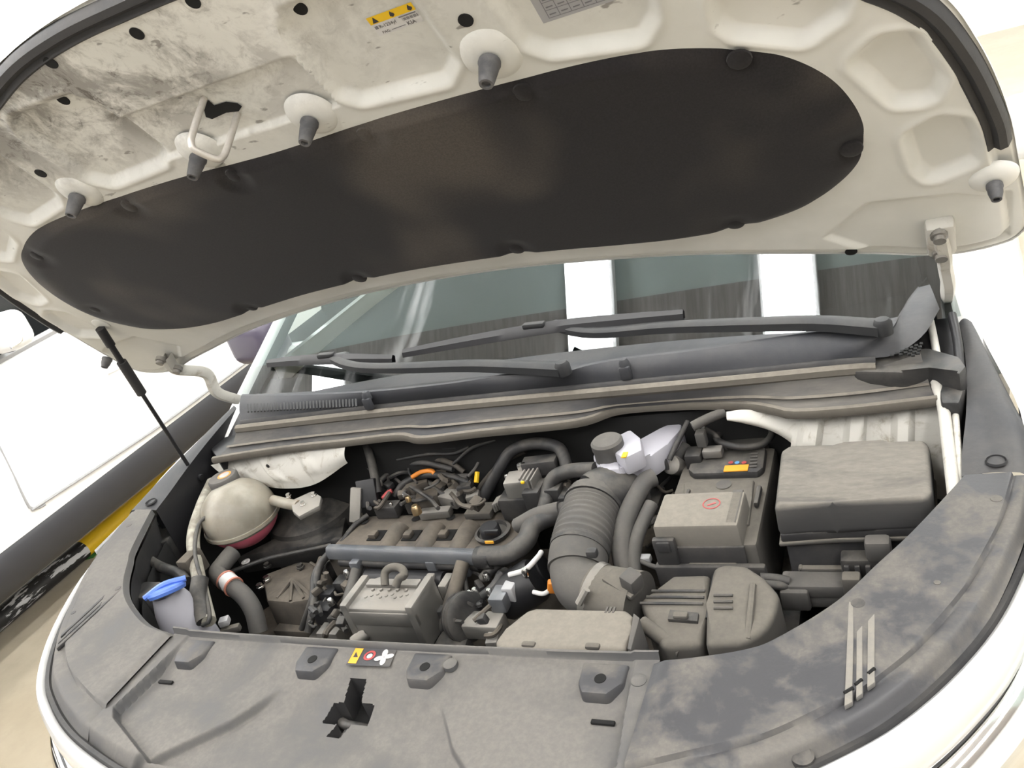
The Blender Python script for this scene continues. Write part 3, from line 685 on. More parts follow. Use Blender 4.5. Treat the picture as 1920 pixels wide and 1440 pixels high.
# edge seal around the nose and the sides
half = [(0, .950), (.1, .948), (.2, .936), (.30, .910), (.45, .862), (.58, .797), (.69, .722), (.77, .650), (.81, .565), (.838, .46), (.845, .408)]
sc = crs([(-u, v) for u, v in half[:0:-1]] + half, 220); tn = np.gradient(sc, axis=0); tn /= np.linalg.norm(tn, axis=1)[:, None]; nn = np.stack([tn[:, 1], -tn[:, 0]], 1)
prof = [(-.016, .006), (-.015, .016), (-.008, .022), (-.002, .018), (.004, .024), (.012, .022), (.017, .012), (.017, .004)]
MB().grid([[tuple(HP(p[0]-n[0]*o_, p[1]-n[1]*o_, w_)) for p, n in zip(sc, nn)] for o_, w_ in prof]).build('edge_seal', M['rubber'], hood, 'black rubber seal around the nose of the hood')
# labels
RH = Matrix(((1, 0, 0), (0, HD.y, HN.y), (0, HD.z, HN.z))).to_4x4()
def HM(u, v, w): return Matrix.Translation(HP(u, v, w)) @ RH
def hq(name, u0, u1, v0, v1, w, mat): return MB().add([HP(u0, v0, w), HP(u1, v0, w), HP(u1, v1, w), HP(u0, v1, w)], [(0, 1, 2, 3)], False).build(name, mat, hood)
w0 = .0082
hq('refrigerant_label', .2470, .3060, .8070, .8335, w0, M['labelwhite'])['label'] = 'white and yellow refrigerant caution label'
hq('yellow_band', .2470, .3060, .8235, .8335, w0+.0003, M['yellow'])
for u, s_ in ((.251, '!'), (.274, ''), (.297, '')):
    if s_: MB().add([HP(u, .8248, w0+.0006), HP(u+.008, .8248, w0+.0006), HP(u+.004, .8325, w0+.0006)], [(0, 1, 2)], False).build('warning_triangle', M['ink'], hood)
    else: MB().add([HP(u+.0035+x, .8285+y, w0+.0006) for x, y in ((-.003, -.002), (0, -.004), (.003, -.002), (.0032, 0), (.001, .002), (0, .0042), (-.002, .001))], [tuple(range(7))], False).build('flame_mark', M['ink'], hood)
hq('inventory_box', .2490, .2530, .8165, .8205, w0+.0004, M['inkgrey'])
text_mesh('R-1234yf', .0062, HM(.2545, .8165, w0+.0005), 'refrigerant_text', M['ink'], hood)
text_mesh('PAG', .0052, HM(.2535, .8088, w0+.0005), 'oil_text', M['ink'], hood)
hq('print_line', .266, .284, .8100, .8108, w0+.0004, M['inkgrey'])
text_mesh('KIA', .0072, HM(.2865, .8086, w0+.0005), 'maker_text', M['ink'], hood)
for i in range(14): hq('barcode_bar', .2845+i*.00145, .2845+i*.00145+(.0010 if i % 3 else .0005), .8155, .8192, w0+.0004, M['inkgrey'])
hq('print_line', .282, .304, .8205, .8220, w0+.0004, M['inkgrey'])
hq('specification_plate', .4250, .5200, .7560, .8280, w0, M['labelgrey'])['label'] = 'grey printed specification plate'
mb = MB()
for r_ in range(11):
    v = .8215-r_*.0046
    if r_ < 6:
        u = .434
        while u < .512:
            l_ = rnd.uniform(.004, .016); l_ = min(l_, .514-u)
            mb.add([HP(u, v, w0+.0004), HP(u+l_, v, w0+.0004), HP(u+l_, v+.0019, w0+.0004), HP(u, v+.0019, w0+.0004)], [(0, 1, 2, 3)], False); u += l_+rnd.uniform(.002, .004)
mb.build('plate_text_lines', M['inkgrey'], hood)
mb = MB()
def ln(u0, v0, u1, v1, t=.0004):
    mb.add([HP(u0-t, v0-t, w0+.0004), HP(u1+t, v0-t if v0 == v1 else v0, w0+.0004), HP(u1+t, v1+t, w0+.0004), HP(u0-t, v1+t, w0+.0004)], [(0, 1, 2, 3)], False)
for v in (.7605, .7705, .7805, .7895): ln(.434, v, .514, v)
for u in (.434, .447, .460, .474, .488, .502, .514): ln(u, .7605, u, .7895)
for r_ in range(3):
    for c_ in range(6): ln(.4365+c_*.0134, .7640+r_*.0095, .4435+c_*.0134, .7650+r_*.0095)
mb.build('plate_table', M['inkgrey'], hood)

# ---- hinges
def hinge(sg, lbl):
    if sg > 0: c = [HP(.778, .275, .024), HP(.782, .215, .030), A(1772, 500, x=.783), A(1778, 540, x=.785), A(1770, 588, x=.779)]
    else: c = [HP(-.700, .262, .024), HP(-.720, .215, .030), A(385, 700, x=-.752), A(405, 735, x=-.768), A(445, 750, x=-.778)]
    P = crs([tuple(p) for p in c], 30); rows = []
    for i, p in enumerate(P):
        t = Vector(P[min(i+1, 29)]-P[max(i-1, 0)]).normalized(); n = Vector((1, 0, 0)); s_ = t.cross(n).normalized(); w = .011
        q = Vector(p); rows.append([tuple(q+n*.010*k+s_*h) for k, h in ((-1, -w), (-1, w*.2), (-.6, w), (.6, w), (1, w*.2), (1, -w))])
    o = MB().grid(rows, closed=True).build('hood_hinge', M['innerwhite'], car, lbl)
    for v in (.268, .222):
        u = .778 if sg > 0 else -.705
        MB().lathe([(.011, -.004), (.011, .004), (.008, .005), (.008, .011), (0, .011)], HP(u, v, .034), HN, 12).build('hinge_bolt', M['alu'], o)
    if sg > 0: MB().box(HP(.780, .245, .022), (.036, .07, .022), .006, rot=RH).build('hinge_plate', M['innerwhite'], o)
hinge(1, 'cream hood hinge arm above the fuse box side'); hinge(-1, 'cream hood hinge arm above the coolant tank side')

# ---- gas strut
p0 = HP(-.722, .410, .030); p3 = A(366, 893, z=.955); dv = (p3-p0)
st = empty('gas_strut', 'thin black gas strut holding up the hood', parent=car)
MB().tube([p0+HN*.0, p0+dv*.05, p0+dv*.10], .0095, 12, 8).build('upper_ball_socket', M['black'], st)
MB().tube([p0+dv*.08, p0+dv*.22], .0065, 12).build('neck', M['black'], st)
MB().tube([p0+dv*.20, p0+dv*.40], .0105, 14).build('cylinder', M['rubber'], st)
MB().tube([p0+dv*.40, p0+dv*.97], .0045, 10).build('rod', M['black'], st)
MB().tube([p0+dv*.94, p3, p3+Vector((.02, .0, -.005))], .008, 10).build('lower_socket', M['black'], st)
MB().lathe([(.020, -.003), (.018, .004), (.010, .006), (0, .006)], HP(-.722, .410, .018), HN, 20).build('strut_mount', M['hood'], st)


# ------------------------------------------------------------------ engine bay
def T(name, pts, r, mat, parent=car, label=None, seg=10, n=None, rf=None):
    return MB().tube([A(x, y, z=z) for x, y, z in pts], r, seg, n, rf).build(name, mat, parent, label)
def B(name, px, py, zt, size, mat, parent=car, label=None, bev=.004, rot=None, taper=None):
    c = A(px, py, z=zt); c.z -= size[2]/2
    return MB().box(c, size, bev, rot, taper=taper).build(name, mat, parent, label)
def PZ(pts, z): return [tuple(A(x, y, z=z))[:2] for x, y in pts]
def bolt(px, py, z, r, mat, parent, name='bolt'):
    return MB().lathe([(r*1.3, -.004), (r*1.3, 0), (r, .0005), (r, .006), (0, .006)], A(px, py, z=z), seg=6 if r > .004 else 8, sm=False).build(name, mat, parent)
def clampring(p, ax, r, w, mat, parent, name='hose_clamp'):
    return MB().lathe([(r, -w), (r+.003, -w), (r+.003, w), (r, w)], p, ax, 28).build(name, mat, parent)

# shell of the bay
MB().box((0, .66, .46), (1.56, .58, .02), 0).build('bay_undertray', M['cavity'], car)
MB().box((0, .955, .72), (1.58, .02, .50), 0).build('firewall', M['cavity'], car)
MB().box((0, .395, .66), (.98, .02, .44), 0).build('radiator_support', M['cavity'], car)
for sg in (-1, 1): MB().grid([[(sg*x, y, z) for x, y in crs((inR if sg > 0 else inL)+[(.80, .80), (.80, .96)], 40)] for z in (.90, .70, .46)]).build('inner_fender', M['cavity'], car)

# white body metal, left and right of the bay
def panel(name, top, bot, lbl, ribs):
    a = crs([tuple(A(x, y, y=yy)) for x, y, yy in top], 70); b = crs([tuple(A(x, y, y=yy)) for x, y, yy in bot], 70); rows = []
    for t in np.linspace(0, 1, 14):
        w = a*(1-t)+b*t; s_ = np.linspace(0, 1, 70); off = np.zeros(70)
        for c_, wd, h in ribs: off += h*smooth(wd, wd*.5, np.abs(s_-c_))
        w = w + np.stack([0*off, -off*math.sin(math.pi*min(1, t*1.2+.1))**.5, 0*off], 1); w[:, 1] -= .012*math.sin(math.pi*t); rows.append(w)
    return MB().grid(rows).build(name, M['innerwhite'], car, lbl)
wl = panel('cowl_side_panel', [(395, 872, .905), (470, 855, .905), (560, 840, .905), (650, 826, .905)], [(470, 906, .875), (530, 916, .87), (590, 908, .87), (652, 868, .885)], 'white pressed body panel behind the coolant tank', [(.2, .05, .006), (.42, .06, .008), (.72, .06, .006)])
wr = panel('cowl_side_panel', [(1362, 772, .90), (1400, 768, .90), (1480, 774, .90), (1600, 765, .90), (1775, 745, .90)], [(1368, 788, .895), (1440, 806, .885), (1485, 832, .875), (1505, 862, .86), (1775, 940, .84)], 'white pressed body panel behind the fuse box', [(.42, .06, .020), (.62, .05, .018), (.82, .05, .016)])
MB().lathe([(.005, .0), (0, .001)], A(502, 874, y=.872), (0, -1, 0), 12).build('hole', M['hole'], wl)
T('body_rail', [(1752, 712, 1.005), (1768, 760, .99), (1778, 840, .975), (1790, 938, .955)], .0085, M['innerwhite'], label='cream body rail between fuse box and fender trim')
T('body_flange', [(1790, 760, .985), (1797, 850, .97), (1808, 925, .955)], .005, M['innerwhite'])
T('body_rail', [(398, 905, .93), (378, 950, .925), (362, 1010, .90), (372, 1080, .87), (392, 1165, .84)], (.014), M['railcream'], label='dirty cream body rail beside the coolant tank')
B('rail_bracket', 352, 1040, .90, (.03, .05, .05), M['engine'])
T('hinge_tab', [(1735, 560, 1.05), (1752, 640, 1.03), (1760, 690, 1.02)], .006, M['innerwhite'])
T('hinge_tab', [(1785, 590, 1.05), (1795, 640, 1.03), (1800, 690, 1.01)], .007, M['black'])
MB().prism(PZ([(1735, 540), (1758, 690), (1812, 700), (1808, 640), (1782, 545)], .99), .93, .99, .004).build('hinge_pocket', M['black'], car)
MB().prism(PZ([(415, 785), (395, 842), (410, 862), (470, 800), (455, 745)], .985), .93, .985, .004).build('hinge_pocket', M['black'], car)
B('hinge_nut', 432, 795, 1.0, (.03, .02, .02), M['labelwhite'])

# ---- coolant tank
ct = A(449, 962, z=.885); R_ = .083
tk = MB().lathe([(0, R_*.93)] + [(R_*math.sin(a)*1.02, R_*.93*math.cos(a)) for a in np.linspace(.08, math.pi*.62, 20)], ct, seg=48).build('coolant_tank', M['tank'], car, 'globe-shaped translucent coolant tank')
MB().lathe([(R_*math.sin(a)*1.02, R_*.93*math.cos(a)) for a in np.linspace(math.pi*.62, math.pi-.02, 14)], ct, seg=48).build('coolant', M['coolant'], tk, 'pink coolant in the tank bottom')
MB().lathe([(R_*1.0, -.012), (R_*1.06, -.012), (R_*1.06, -.020), (R_*1.0, -.020)], ct, seg=56).build('tank_seam', M['tank'], tk)
cp = A(424, 908, z=.948)
MB().lathe([(.028, -.03), (.026, .0)], cp, seg=28).build('filler_neck', M['tank'], tk)
MB().lathe([(.033, -.006), (.034, .0), (.034, .018), (.031, .022), (.0, .022)], cp, seg=24).build('tank_cap', M['hose'], tk, 'dusty grey screw cap')
MB().lathe([(.016, .0), (.0, .001)], cp+Vector((.004, .004, .0226)), seg=20).build('cap_warning_print', M['orange'], tk)
MB().lathe([(.0115, .0), (.0, .001)], cp+Vector((.004, .004, .0230)), seg=20).build('cap_print_disc', M['labelgrey'], tk)
mb = MB().prism(PZ([(545, 938), (585, 920), (602, 930), (598, 948), (560, 968), (548, 958)], .90), .888, .900, .003)
br = mb.build('tank_bracket', M['alu'], car, 'grey metal bracket beside the coolant tank')
T('tank_bracket_arm', [(512, 938, .895), (540, 945, .893), (560, 948, .892)], .012, M['tank'], br)
for x, y in ((541, 930), (568, 945), (588, 928)): bolt(x, y, .903, .005, M['bright'], br)
T('overflow_hose', [(408, 958, .93), (392, 966, .925), (372, 985, .92), (366, 1040, .90), (385, 1110, .87), (393, 1160, .85), (380, 1172, .84)], .0042, M['hosedark'], label='thin black hose curling down from the coolant tank')
T('hose_plug', [(412, 955, .93), (395, 964, .927)], .008, M['hosedark'])
T('tank_outlet_hose', [(437, 1035, .84), (418, 1058, .835), (408, 1075, .83), (425, 1092, .82), (455, 1115, .80), (475, 1145, .77), (485, 1185, .73)], .019, M['hose'], label='dusty coolant hose under the tank', seg=16)
pa_, pb_ = A(424, 1088, z=.822), A(438, 1100, z=.815)
MB().tube([pa_, pb_], .0205, 18).build('hose_label', M['labelwhite'], car, 'white and red label wrapped on the coolant hose')
for p in (pa_, pb_): clampring(p, pb_-pa_, .0188, .0022, M['fadedred'], car, 'hose_label_edge')
# ---- washer filler with blue cap
wn = A(335, 1150, z=.86)
wf = MB().lathe([(.050, -.10), (.046, -.03), (.038, .02), (.030, .045), (.027, .055)], wn, seg=30).build('washer_filler', M['whiteplastic'], car, 'white washer fluid filler neck')
wc = A(313, 1107, z=.925); wax = Vector((-.25, .35, 1)).normalized()
MB().lathe([(.034, -.006), (.036, .0), (.034, .005), (.02, .008), (0, .009)], wc, wax, 32).build('washer_cap', M['blue'], wf, 'blue washer fluid cap')
MB().tube([wc+Vector((-.03, -.028, .004)), wc+Vector((0, 0, .014)), wc+Vector((.028, .028, .006))], .006, 8, 12).build('cap_grip', M['blue'], wf)
T('washer_pipe', [(375, 1085, .89), (372, 1120, .87), (385, 1165, .84)], .017, M['dark'], seg=14)
B('headlamp_connector', 270, 1105, .90, (.05, .05, .05), M['dark'])
T('headlamp_loom', [(265, 1040, .90), (300, 1062, .89), (335, 1075, .88), (350, 1090, .87)], .011, M['dark2'])
B('fender_brace', 300, 1000, .90, (.07, .09, .06), M['dark2'], rot=(0, 0, .4))
B('fender_brace', 330, 940, .93, (.05, .12, .05), M['black'], rot=(0, 0, .3))
# ---- strut tower and dark shrouds behind the tank
MB().lathe([(.125, -.3), (.122, -.05), (.105, .0), (.06, .02), (0, .022)], A(585, 955, z=.80), seg=40).build('strut_tower', M['dark2'], car, 'black strut tower behind the coolant tank')
MB().prism(PZ([(440, 1045), (640, 1010), (650, 960), (560, 985), (520, 1010)], .79), .74, .79, .006).build('heat_shroud', M['dark2'], car)
MB().lathe([(.010, 0), (.010, .002), (.005, .0025), (.0045, -.001), (0, -.001)], A(461, 1054, z=.80), seg=20).build('washer_ring', M['labelwhite'], car)
T('shroud_edge', [(425, 1075, .80), (500, 1048, .80), (560, 1035, .80), (622, 1022, .80)], .005, M['dark2'])

# ---- gearbox side lump left of the engine
gb = MB().prism(PZ([(480, 1075), (560, 1045), (610, 1048), (625, 1075), (600, 1125), (540, 1135), (490, 1130)], .76), .60, .76, .012, inset=.12).build('engine_mount', M['engine'], car, 'dusty brown engine mount casting')
for x, y, mt in ((500, 1085, 'bright'), (487, 1099, 'bright'), (501, 1060, 'dark2'), (563, 1062, 'dark2')): bolt(x, y, .768, .007, M[mt], gb)
for k in range(4):
    MB().tube([A(548, 1085, z=.768), A(520+k*25, 1122+(k % 2)*5, z=.758)], .004, 6).build('casting_rib', M['engine'], gb)
MB().lathe([(.065, -.10), (.065, 0), (.05, .006), (0, .006)], A(520, 1160, z=.68), seg=28).build('drive_belt_cover', M['engine'], car)
for x in (538, 556): T('mount_strut', [(x, 1130, .72), (x+4, 1195, .66)], .006, M['hosedark'])

# ---- engine: head cover with coil wells, fuel rail
head = MB()
hx0, hx1, hy0, hy1 = -.405, .035, .735, .865
head.prism([(hx0, hy0), (hx0+.01, hy1-.02), (hx0+.04, hy1), (hx1-.03, hy1), (hx1, hy1-.03), (hx1+.005, hy0+.02), (hx1-.03, hy0)], .70, .825, .008)
hc = head.build('cylinder_head_cover', M['engine'], car, 'brown dusty cylinder head cover with coil wells')
for px in (740, 808, 872):
    p = A(px, 1005, z=.825)
    MB().tube([(p.x, hy0+.004, .812), (p.x, hy0+.05, .820), (p.x, hy1-.05, .820)], .022, 16, 14).build('cover_hump', M['engine'], hc)
for px, py in ((707, 1004), (772, 1004), (838, 1003)):
    p = A(px, py, z=.826)
    MB().box((p.x, p.y, .8255), (.036, .034, .004), .002).build('coil_well', M['hole'], hc)
    MB().box((p.x-.002, p.y-.006, .833), (.018, .018, .012), .003).build('ignition_coil', M['engine'], hc)
for px, py in ((780, 972), (845, 970), (915, 968), (683, 978)):
    MB().lathe([(.010, 0), (.007, .001), (0, .001)], A(px, py, z=.827), seg=16).build('cover_hole', M['hole'], hc)
T('cover_gasket', [(640, 1018, .82), (665, 985, .83), (690, 966, .835)], .006, M['dark2'], hc)
# oil cap well with orange mark
MB().lathe([(.034, -.002), (.036, .006), (.030, .008), (.028, .001), (0, .001)], A(925, 1000, z=.83), seg=28).build('oil_well', M['dark2'], hc)
oc = MB().lathe([(.020, 0), (.020, .016), (.017, .02), (0, .02)], A(922, 1002, z=.835), seg=18).box(A(922, 998, z=.862), (.03, .008, .012), .003).build('oil_filler_cap', M['black'], car, 'black oil filler cap with an orange stripe')
MB().box(A(922, 1009, z=.850)+Vector((0, -.012, .0)), (.018, .003, .006), .001).build('orange_mark', M['orangelabel'], oc)
# fuel rail: boxy steel bar and the pipe under it
fr = MB()
pA, pB = A(618, 1030, z=.845), A(905, 1040, z=.845)
fr.grid([[pA+(pB-pA)*t+Vector((0, dy, dz)) for dy, dz in ((.012, -.012), (.012, .004), (.004, .010), (-.008, .010), (-.014, .002), (-.014, -.014))] for t in np.linspace(0, 1, 12)], closed=True)
rail = fr.build('fuel_rail', M['steel'], car, 'long blue-grey steel fuel rail across the engine')
T('lower_rail', [(640, 1052, .82), (760, 1056, .82), (900, 1060, .82)], .011, M['dark'], rail)
for x, y in ((665, 1050), (808, 1048), (868, 1052)): B('rail_bracket', x, y, .835, (.022, .022, .03), M['steel'], rail)
T('front_tube', [(690, 1082, .80), (760, 1085, .80), (835, 1088, .80)], .017, M['black'], seg=14)
for x in (800, 835): B('tube_collar', x, 1086, .82, (.018, .04, .04), M['alu'])
# ---- throttle / charge air module: silver finned box
q = [A(690, 1098, z=.86), A(812, 1108, z=.86), A(790, 1160, z=.86), A(655, 1143, z=.86)]
x0, x1, y0, y1 = -.215, -.062, .540, .618
im = MB().box(((x0+x1)/2, (y0+y1)/2, .815), (x1-x0, y1-y0, .09), .006).build('charge_cooler', M['alu'], car, 'dusty silver finned charge air cooler box')
for x in (x0+.006, x1-.008): MB().box((x, (y0+y1)/2, .826), (.016, y1-y0+.006, .086), .004).build('end_flange', M['alu'], im)
MB().box(((x0+x1)/2, y1-.014, .862), (x1-x0-.04, .018, .010), .003).build('top_rib', M['alu'], im)
MB().box(((x0+x1)/2, y0+.003, .838), (x1-x0, .010, .030), .003).build('front_rib', M['alu'], im)
for i in range(9): MB().lathe([(.0034, -.002), (.003, .001), (0, .0015)], (x0+.035+i*.0105, y0+.030+(i % 3)*.004, .8605), seg=8).build('rivet', M['alu'], im)
for i in range(5): MB().lathe([(.0035, -.002), (.003, .003), (0, .0035)], (x0+.04+i*.018, y1-.03, .8605), seg=8).build('rivet', M['alu'], im)
T('cooler_stub', [(688, 1185, .80), (664, 1205, .79)], .012, M['alu'], im)
T('lifting_eye', [(722, 1098, .875), (722, 1074, .89), (735, 1064, .895), (752, 1066, .895), (758, 1078, .89), (748, 1085, .885), (742, 1100, .875)], .0075, M['heavy'], car, 'dusty cast lifting eye on the charge cooler')
B('eye_foot', 700, 1090, .855, (.035, .02, .018), M['alu'], rot=(0, 0, .5))
MB().prism([(x1-.002, y0+.005), (x1+.07, y0-.02), (x1+.06, y0+.04), (x1, y1)], .70, .775, .008).build('cooler_bracket', M['dark2'], car)

# ---- hoses and pipes over the engine
LH = [
 ('coolant_hose', [(905, 1042, .85), (950, 1040, .855), (985, 1015, .86), (1000, 985, .865), (1040, 965, .87), (1075, 955, .875)], .018, 'hosedark'),
 ('hose_elbow', [(898, 1045, .845), (925, 1045, .848)], .021, 'dark2'),
 ('vacuum_hose', [(1050, 955, .88), (1010, 965, .875), (985, 978, .87), (972, 985, .86)], .015, 'hose'),
 ('pipe', [(868, 1055, .84), (856, 1095, .82), (842, 1140, .80), (835, 1165, .78)], .013, 'engine'),
 ('lower_hose', [(842, 1140, .80), (830, 1170, .78), (810, 1205, .75)], .012, 'hosedark'),
 ('wiring_loom', [(672, 1060, .82), (662, 1095, .80), (652, 1130, .79), (648, 1150, .78)], .012, 'hosedark'),
 ('wiring_loom', [(620, 1035, .83), (600, 1060, .81), (592, 1095, .79), (588, 1135, .77), (578, 1185, .73)], .008, 'hosedark'),
 ('wiring_loom', [(615, 1040, .82), (590, 1075, .80), (585, 1120, .78), (565, 1180, .72)], .006, 'hosedark'),
 ('wiring_loom', [(905, 1085, .81), (930, 1060, .83), (955, 1045, .84)], .010, 'hosedark'),
 ('wiring_loom', [(850, 1130, .80), (890, 1125, .80), (925, 1100, .82), (940, 1075, .83)], .008, 'hosedark'),
 ('wiring_loom', [(870, 1075, .82), (875, 1110, .80), (880, 1130, .79)], .005, 'hosedark'),
 ('rear_hose', [(905, 935, .84), (935, 880, .90), (960, 845, .93), (1000, 832, .94), (1040, 836, .94), (1055, 850, .93), (1062, 875, .91)], .012, 'dark'),
 ('rear_hose', [(885, 935, .83), (915, 895, .87), (945, 865, .90), (985, 845, .92)], .006, 'engine'),
 ('heater_pipe', [(1118, 880, .93), (1070, 883, .92), (1040, 895, .91), (1028, 920, .89), (1022, 950, .87), (1015, 965, .85)], .014, 'hosedark'),
 ('injector_pipe', [(775, 880, .88), (810, 862, .90), (845, 868, .90), (870, 885, .88)], .006, 'engine'),
 ('injector_pipe', [(700, 915, .86), (740, 880, .88), (790, 868, .90), (850, 880, .89)], .006, 'dark'),
 ('injector_pipe', [(690, 880, .89), (715, 862, .90), (738, 860, .90), (748, 880, .88)], .005, 'dark'),
 ('wiring_loom', [(755, 930, .85), (785, 895, .87), (815, 885, .87), (840, 890, .87)], .010, 'engine'),
 ('wiring_loom', [(740, 930, .85), (760, 905, .87), (800, 890, .88), (850, 895, .88), (880, 905, .87)], .008, 'dark2'),
 ('wiring_loom', [(830, 940, .84), (850, 915, .86), (885, 905, .87)], .007, 'engine'),
 ('brake_pipe', [(850, 870, .90), (885, 840, .93), (930, 825, .94)], .0035, 'dark'),
 ('brake_pipe', [(760, 850, .92), (800, 842, .93), (860, 838, .93), (905, 825, .94)], .0035, 'dark'),
 ('brake_pipe', [(745, 862, .91), (800, 852, .92), (850, 850, .92), (880, 838, .93)], .0035, 'dark'),
 ('support_tube', [(688, 835, .95), (700, 880, .91), (708, 925, .87)], .010, 'dark'),
 ('heater_hose', [(1226, 895, .91), (1208, 905, .91), (1188, 940, .90), (1170, 985, .885), (1164, 1030, .865), (1172, 1072, .84)], .0165, 'hose'),
 ('heater_hose', [(1222, 945, .89), (1207, 975, .88), (1194, 1010, .87), (1188, 1045, .855), (1190, 1075, .84)], .012, 'hose'),
 ('sensor_wire', [(1196, 1050, .85), (1225, 1062, .85), (1245, 1066, .85)], .004, 'hose'),
 ('earth_wire', [(955, 1078, .84), (985, 1068, .85), (1008, 1045, .86), (1015, 1035, .86)], .0048, 'labelwhite'),
 ('earth_wire', [(1000, 1110, .82), (1020, 1113, .82), (1038, 1100, .83)], .004, 'labelwhite'),
 ('clutch_pipe', [(1230, 830, .94), (1245, 860, .92), (1252, 880, .90)], .004, 'dark'),
]
for nm, pts_, r_, mt in LH: T(nm, pts_, r_, M[mt], seg=12)
MB().tube([A(895, 885, z=.895), A(893, 905, z=.88)], .005, 8).build('dipstick_tip', M['yellow'], car)
T('dipstick', [(878, 893, .885), (890, 880, .895), (897, 868, .90)], .0035, M['hose'])

# ---- clutter of the rear of the engine, each its own part
CL = [
 ('relay_box', 681, 903, .905, (.045, .02, .06), 'black', (-.5, 0, .2)),
 ('support_plate', 655, 920, .90, (.025, .012, .075), 'alu', (-.5, .25, .2)),
 ('support_plate', 662, 965, .85, (.020, .012, .05), 'engine', (-.5, .25, .2)),
 ('black_connector', 725, 945, .855, (.055, .03, .028), 'dark', None),
 ('sensor_body', 770, 935, .86, (.022, .03, .03), 'dark2', None),
 ('actuator', 800, 925, .865, (.05, .035, .03), 'engine', (0, 0, .4)),
 ('actuator', 845, 925, .862, (.05, .035, .025), 'alu', (0, 0, -.3)),
 ('actuator', 815, 955, .845, (.07, .022, .018), 'alu', (0, 0, .1)),
 ('turbo_valve', 870, 905, .875, (.032, .032, .03), 'dark', (0, 0, .3)),
 ('turbo_valve', 885, 925, .865, (.028, .024, .024), 'alu', (0, 0, .3)),
 ('wiring_clip', 865, 890, .885, (.03, .012, .012), 'hose', None),
 ('cover_plate', 900, 952, .845, (.06, .04, .015), 'heavy', None),
 ('turbo_valve', 845, 895, .875, (.024, .03, .03), 'engine', (.3, 0, .6)),
 ('bracket', 780, 905, .87, (.05, .02, .02), 'engine', (0, 0, .5)),
 ('bracket', 820, 905, .87, (.03, .02, .03), 'engine', (0, .3, -.4)),
 ('sensor_body', 700, 935, .85, (.03, .04, .03), 'dark2', None),
 ('wiring_block', 1010, 860, .93, (.07, .03, .03), 'dark', (0, 0, .1)),
 ('wiring_block', 1040, 905, .90, (.03, .05, .04), 'dark2', None),
 ('wiring_block', 1075, 920, .89, (.05, .045, .03), 'dark2', None),
 ('white_clip', 1083, 913, .905, (.020, .02, .012), 'labelgrey', (0, 0, .4)),
 ('white_clip', 1112, 905, .91, (.026, .022, .022), 'labelwhite', (0, 0, .5)),
 ('white_clip', 1128, 913, .905, (.018, .012, .012), 'labelwhite', None),
 ('hydraulic_block', 1300, 870, .88, (.05, .04, .05), 'dark2', None),
 ('engine_bracket', 1225, 990, .82, (.05, .10, .05), 'engine', (0, 0, .1)),
 ('engine_bracket', 1215, 930, .84, (.05, .06, .05), 'dark2', None),
 ('mount_bracket', 1240, 1040, .80, (.07, .05, .05), 'engine', None),
 ('grey_connector', 1178, 1064, .85, (.028, .022, .035), 'heavy', (0, 0, .4)),
 ('sensor_tip', 1205, 1042, .855, (.026, .014, .012), 'labelgrey', None),
 ('alternator_bracket', 905, 1160, .80, (.07, .04, .03), 'alu', None),
 ('alternator_arm', 925, 1185, .79, (.022, .05, .03), 'alu', (0, 0, .2)),
 ('motor_plug', 935, 1110, .83, (.03, .04, .03), 'steel', None),
 ('motor_plug', 955, 1092, .835, (.022, .035, .03), 'labelgrey', None),
 ('sensor_plug', 820, 1140, .81, (.022, .02, .03), 'dark2', None),
 ('orange_connector', 1033, 1090, .84, (.018, .014, .022), 'orange', (0, .3, .3)),
 ('injector_plug', 640, 1085, .80, (.03, .03, .03), 'dark2', None),
 ('injector_plug', 615, 1105, .79, (.03, .03, .03), 'black', None),
 ('injector_plug', 605, 1135, .78, (.045, .03, .04), 'black', None),
 ('injector_plug', 630, 1150, .77, (.03, .03, .03), 'dark2', None),
 ('valve_body', 620, 1175, .75, (.05, .04, .05), 'alu', None),
 ('pump_body', 600, 1190, .72, (.05, .05, .05), 'dark2', None),
 ('oil_cooler', 560, 1165, .70, (.10, .06, .06), 'engine', None),
 ('washer_pump_plug', 418, 1160, .82, (.020, .02, .014), 'labelgrey', (0, 0, .5)),
 ('hood_cable_clip', 430, 1175, .80, (.04, .014, .014), 'heavy', (0, 0, .4)),
]
for nm, px, py, zt, sz, mt, ro in CL: B(nm, px, py, zt, sz, M[mt], rot=ro, bev=.003)
for px, py, z, r_, mt in ((780, 955, .872, .010, 'brass'), (765, 935, .885, .006, 'brass'), (757, 928, .885, .004, 'bright'), (650, 1075, .815, .007, 'bright'), (620, 1128, .795, .007, 'bright'), (640, 1170, .77, .008, 'bright'), (890, 1108, .82, .006, 'bright'), (917, 1110, .82, .006, 'bright'), (985, 1072, .85, .007, 'bright'), (880, 1112, .82, .005, 'bright'), (950, 893, .905, .005, 'bright'), (733, 945, .865, .004, 'bright'), (912, 1080, .825, .007, 'bright')):
    MB().lathe([(r_, -r_), (r_, r_*.4), (r_*.6, r_), (0, r_)], A(px, py, z=z), seg=14).build('bolt_head', M[mt], car)
T('orange_wire', [(772, 895, .885), (790, 885, .89), (808, 883, .89), (815, 888, .885)], .005, M['orange'])
T('red_wire', [(718, 935, .862), (726, 925, .866), (735, 920, .868)], .005, M['red'])
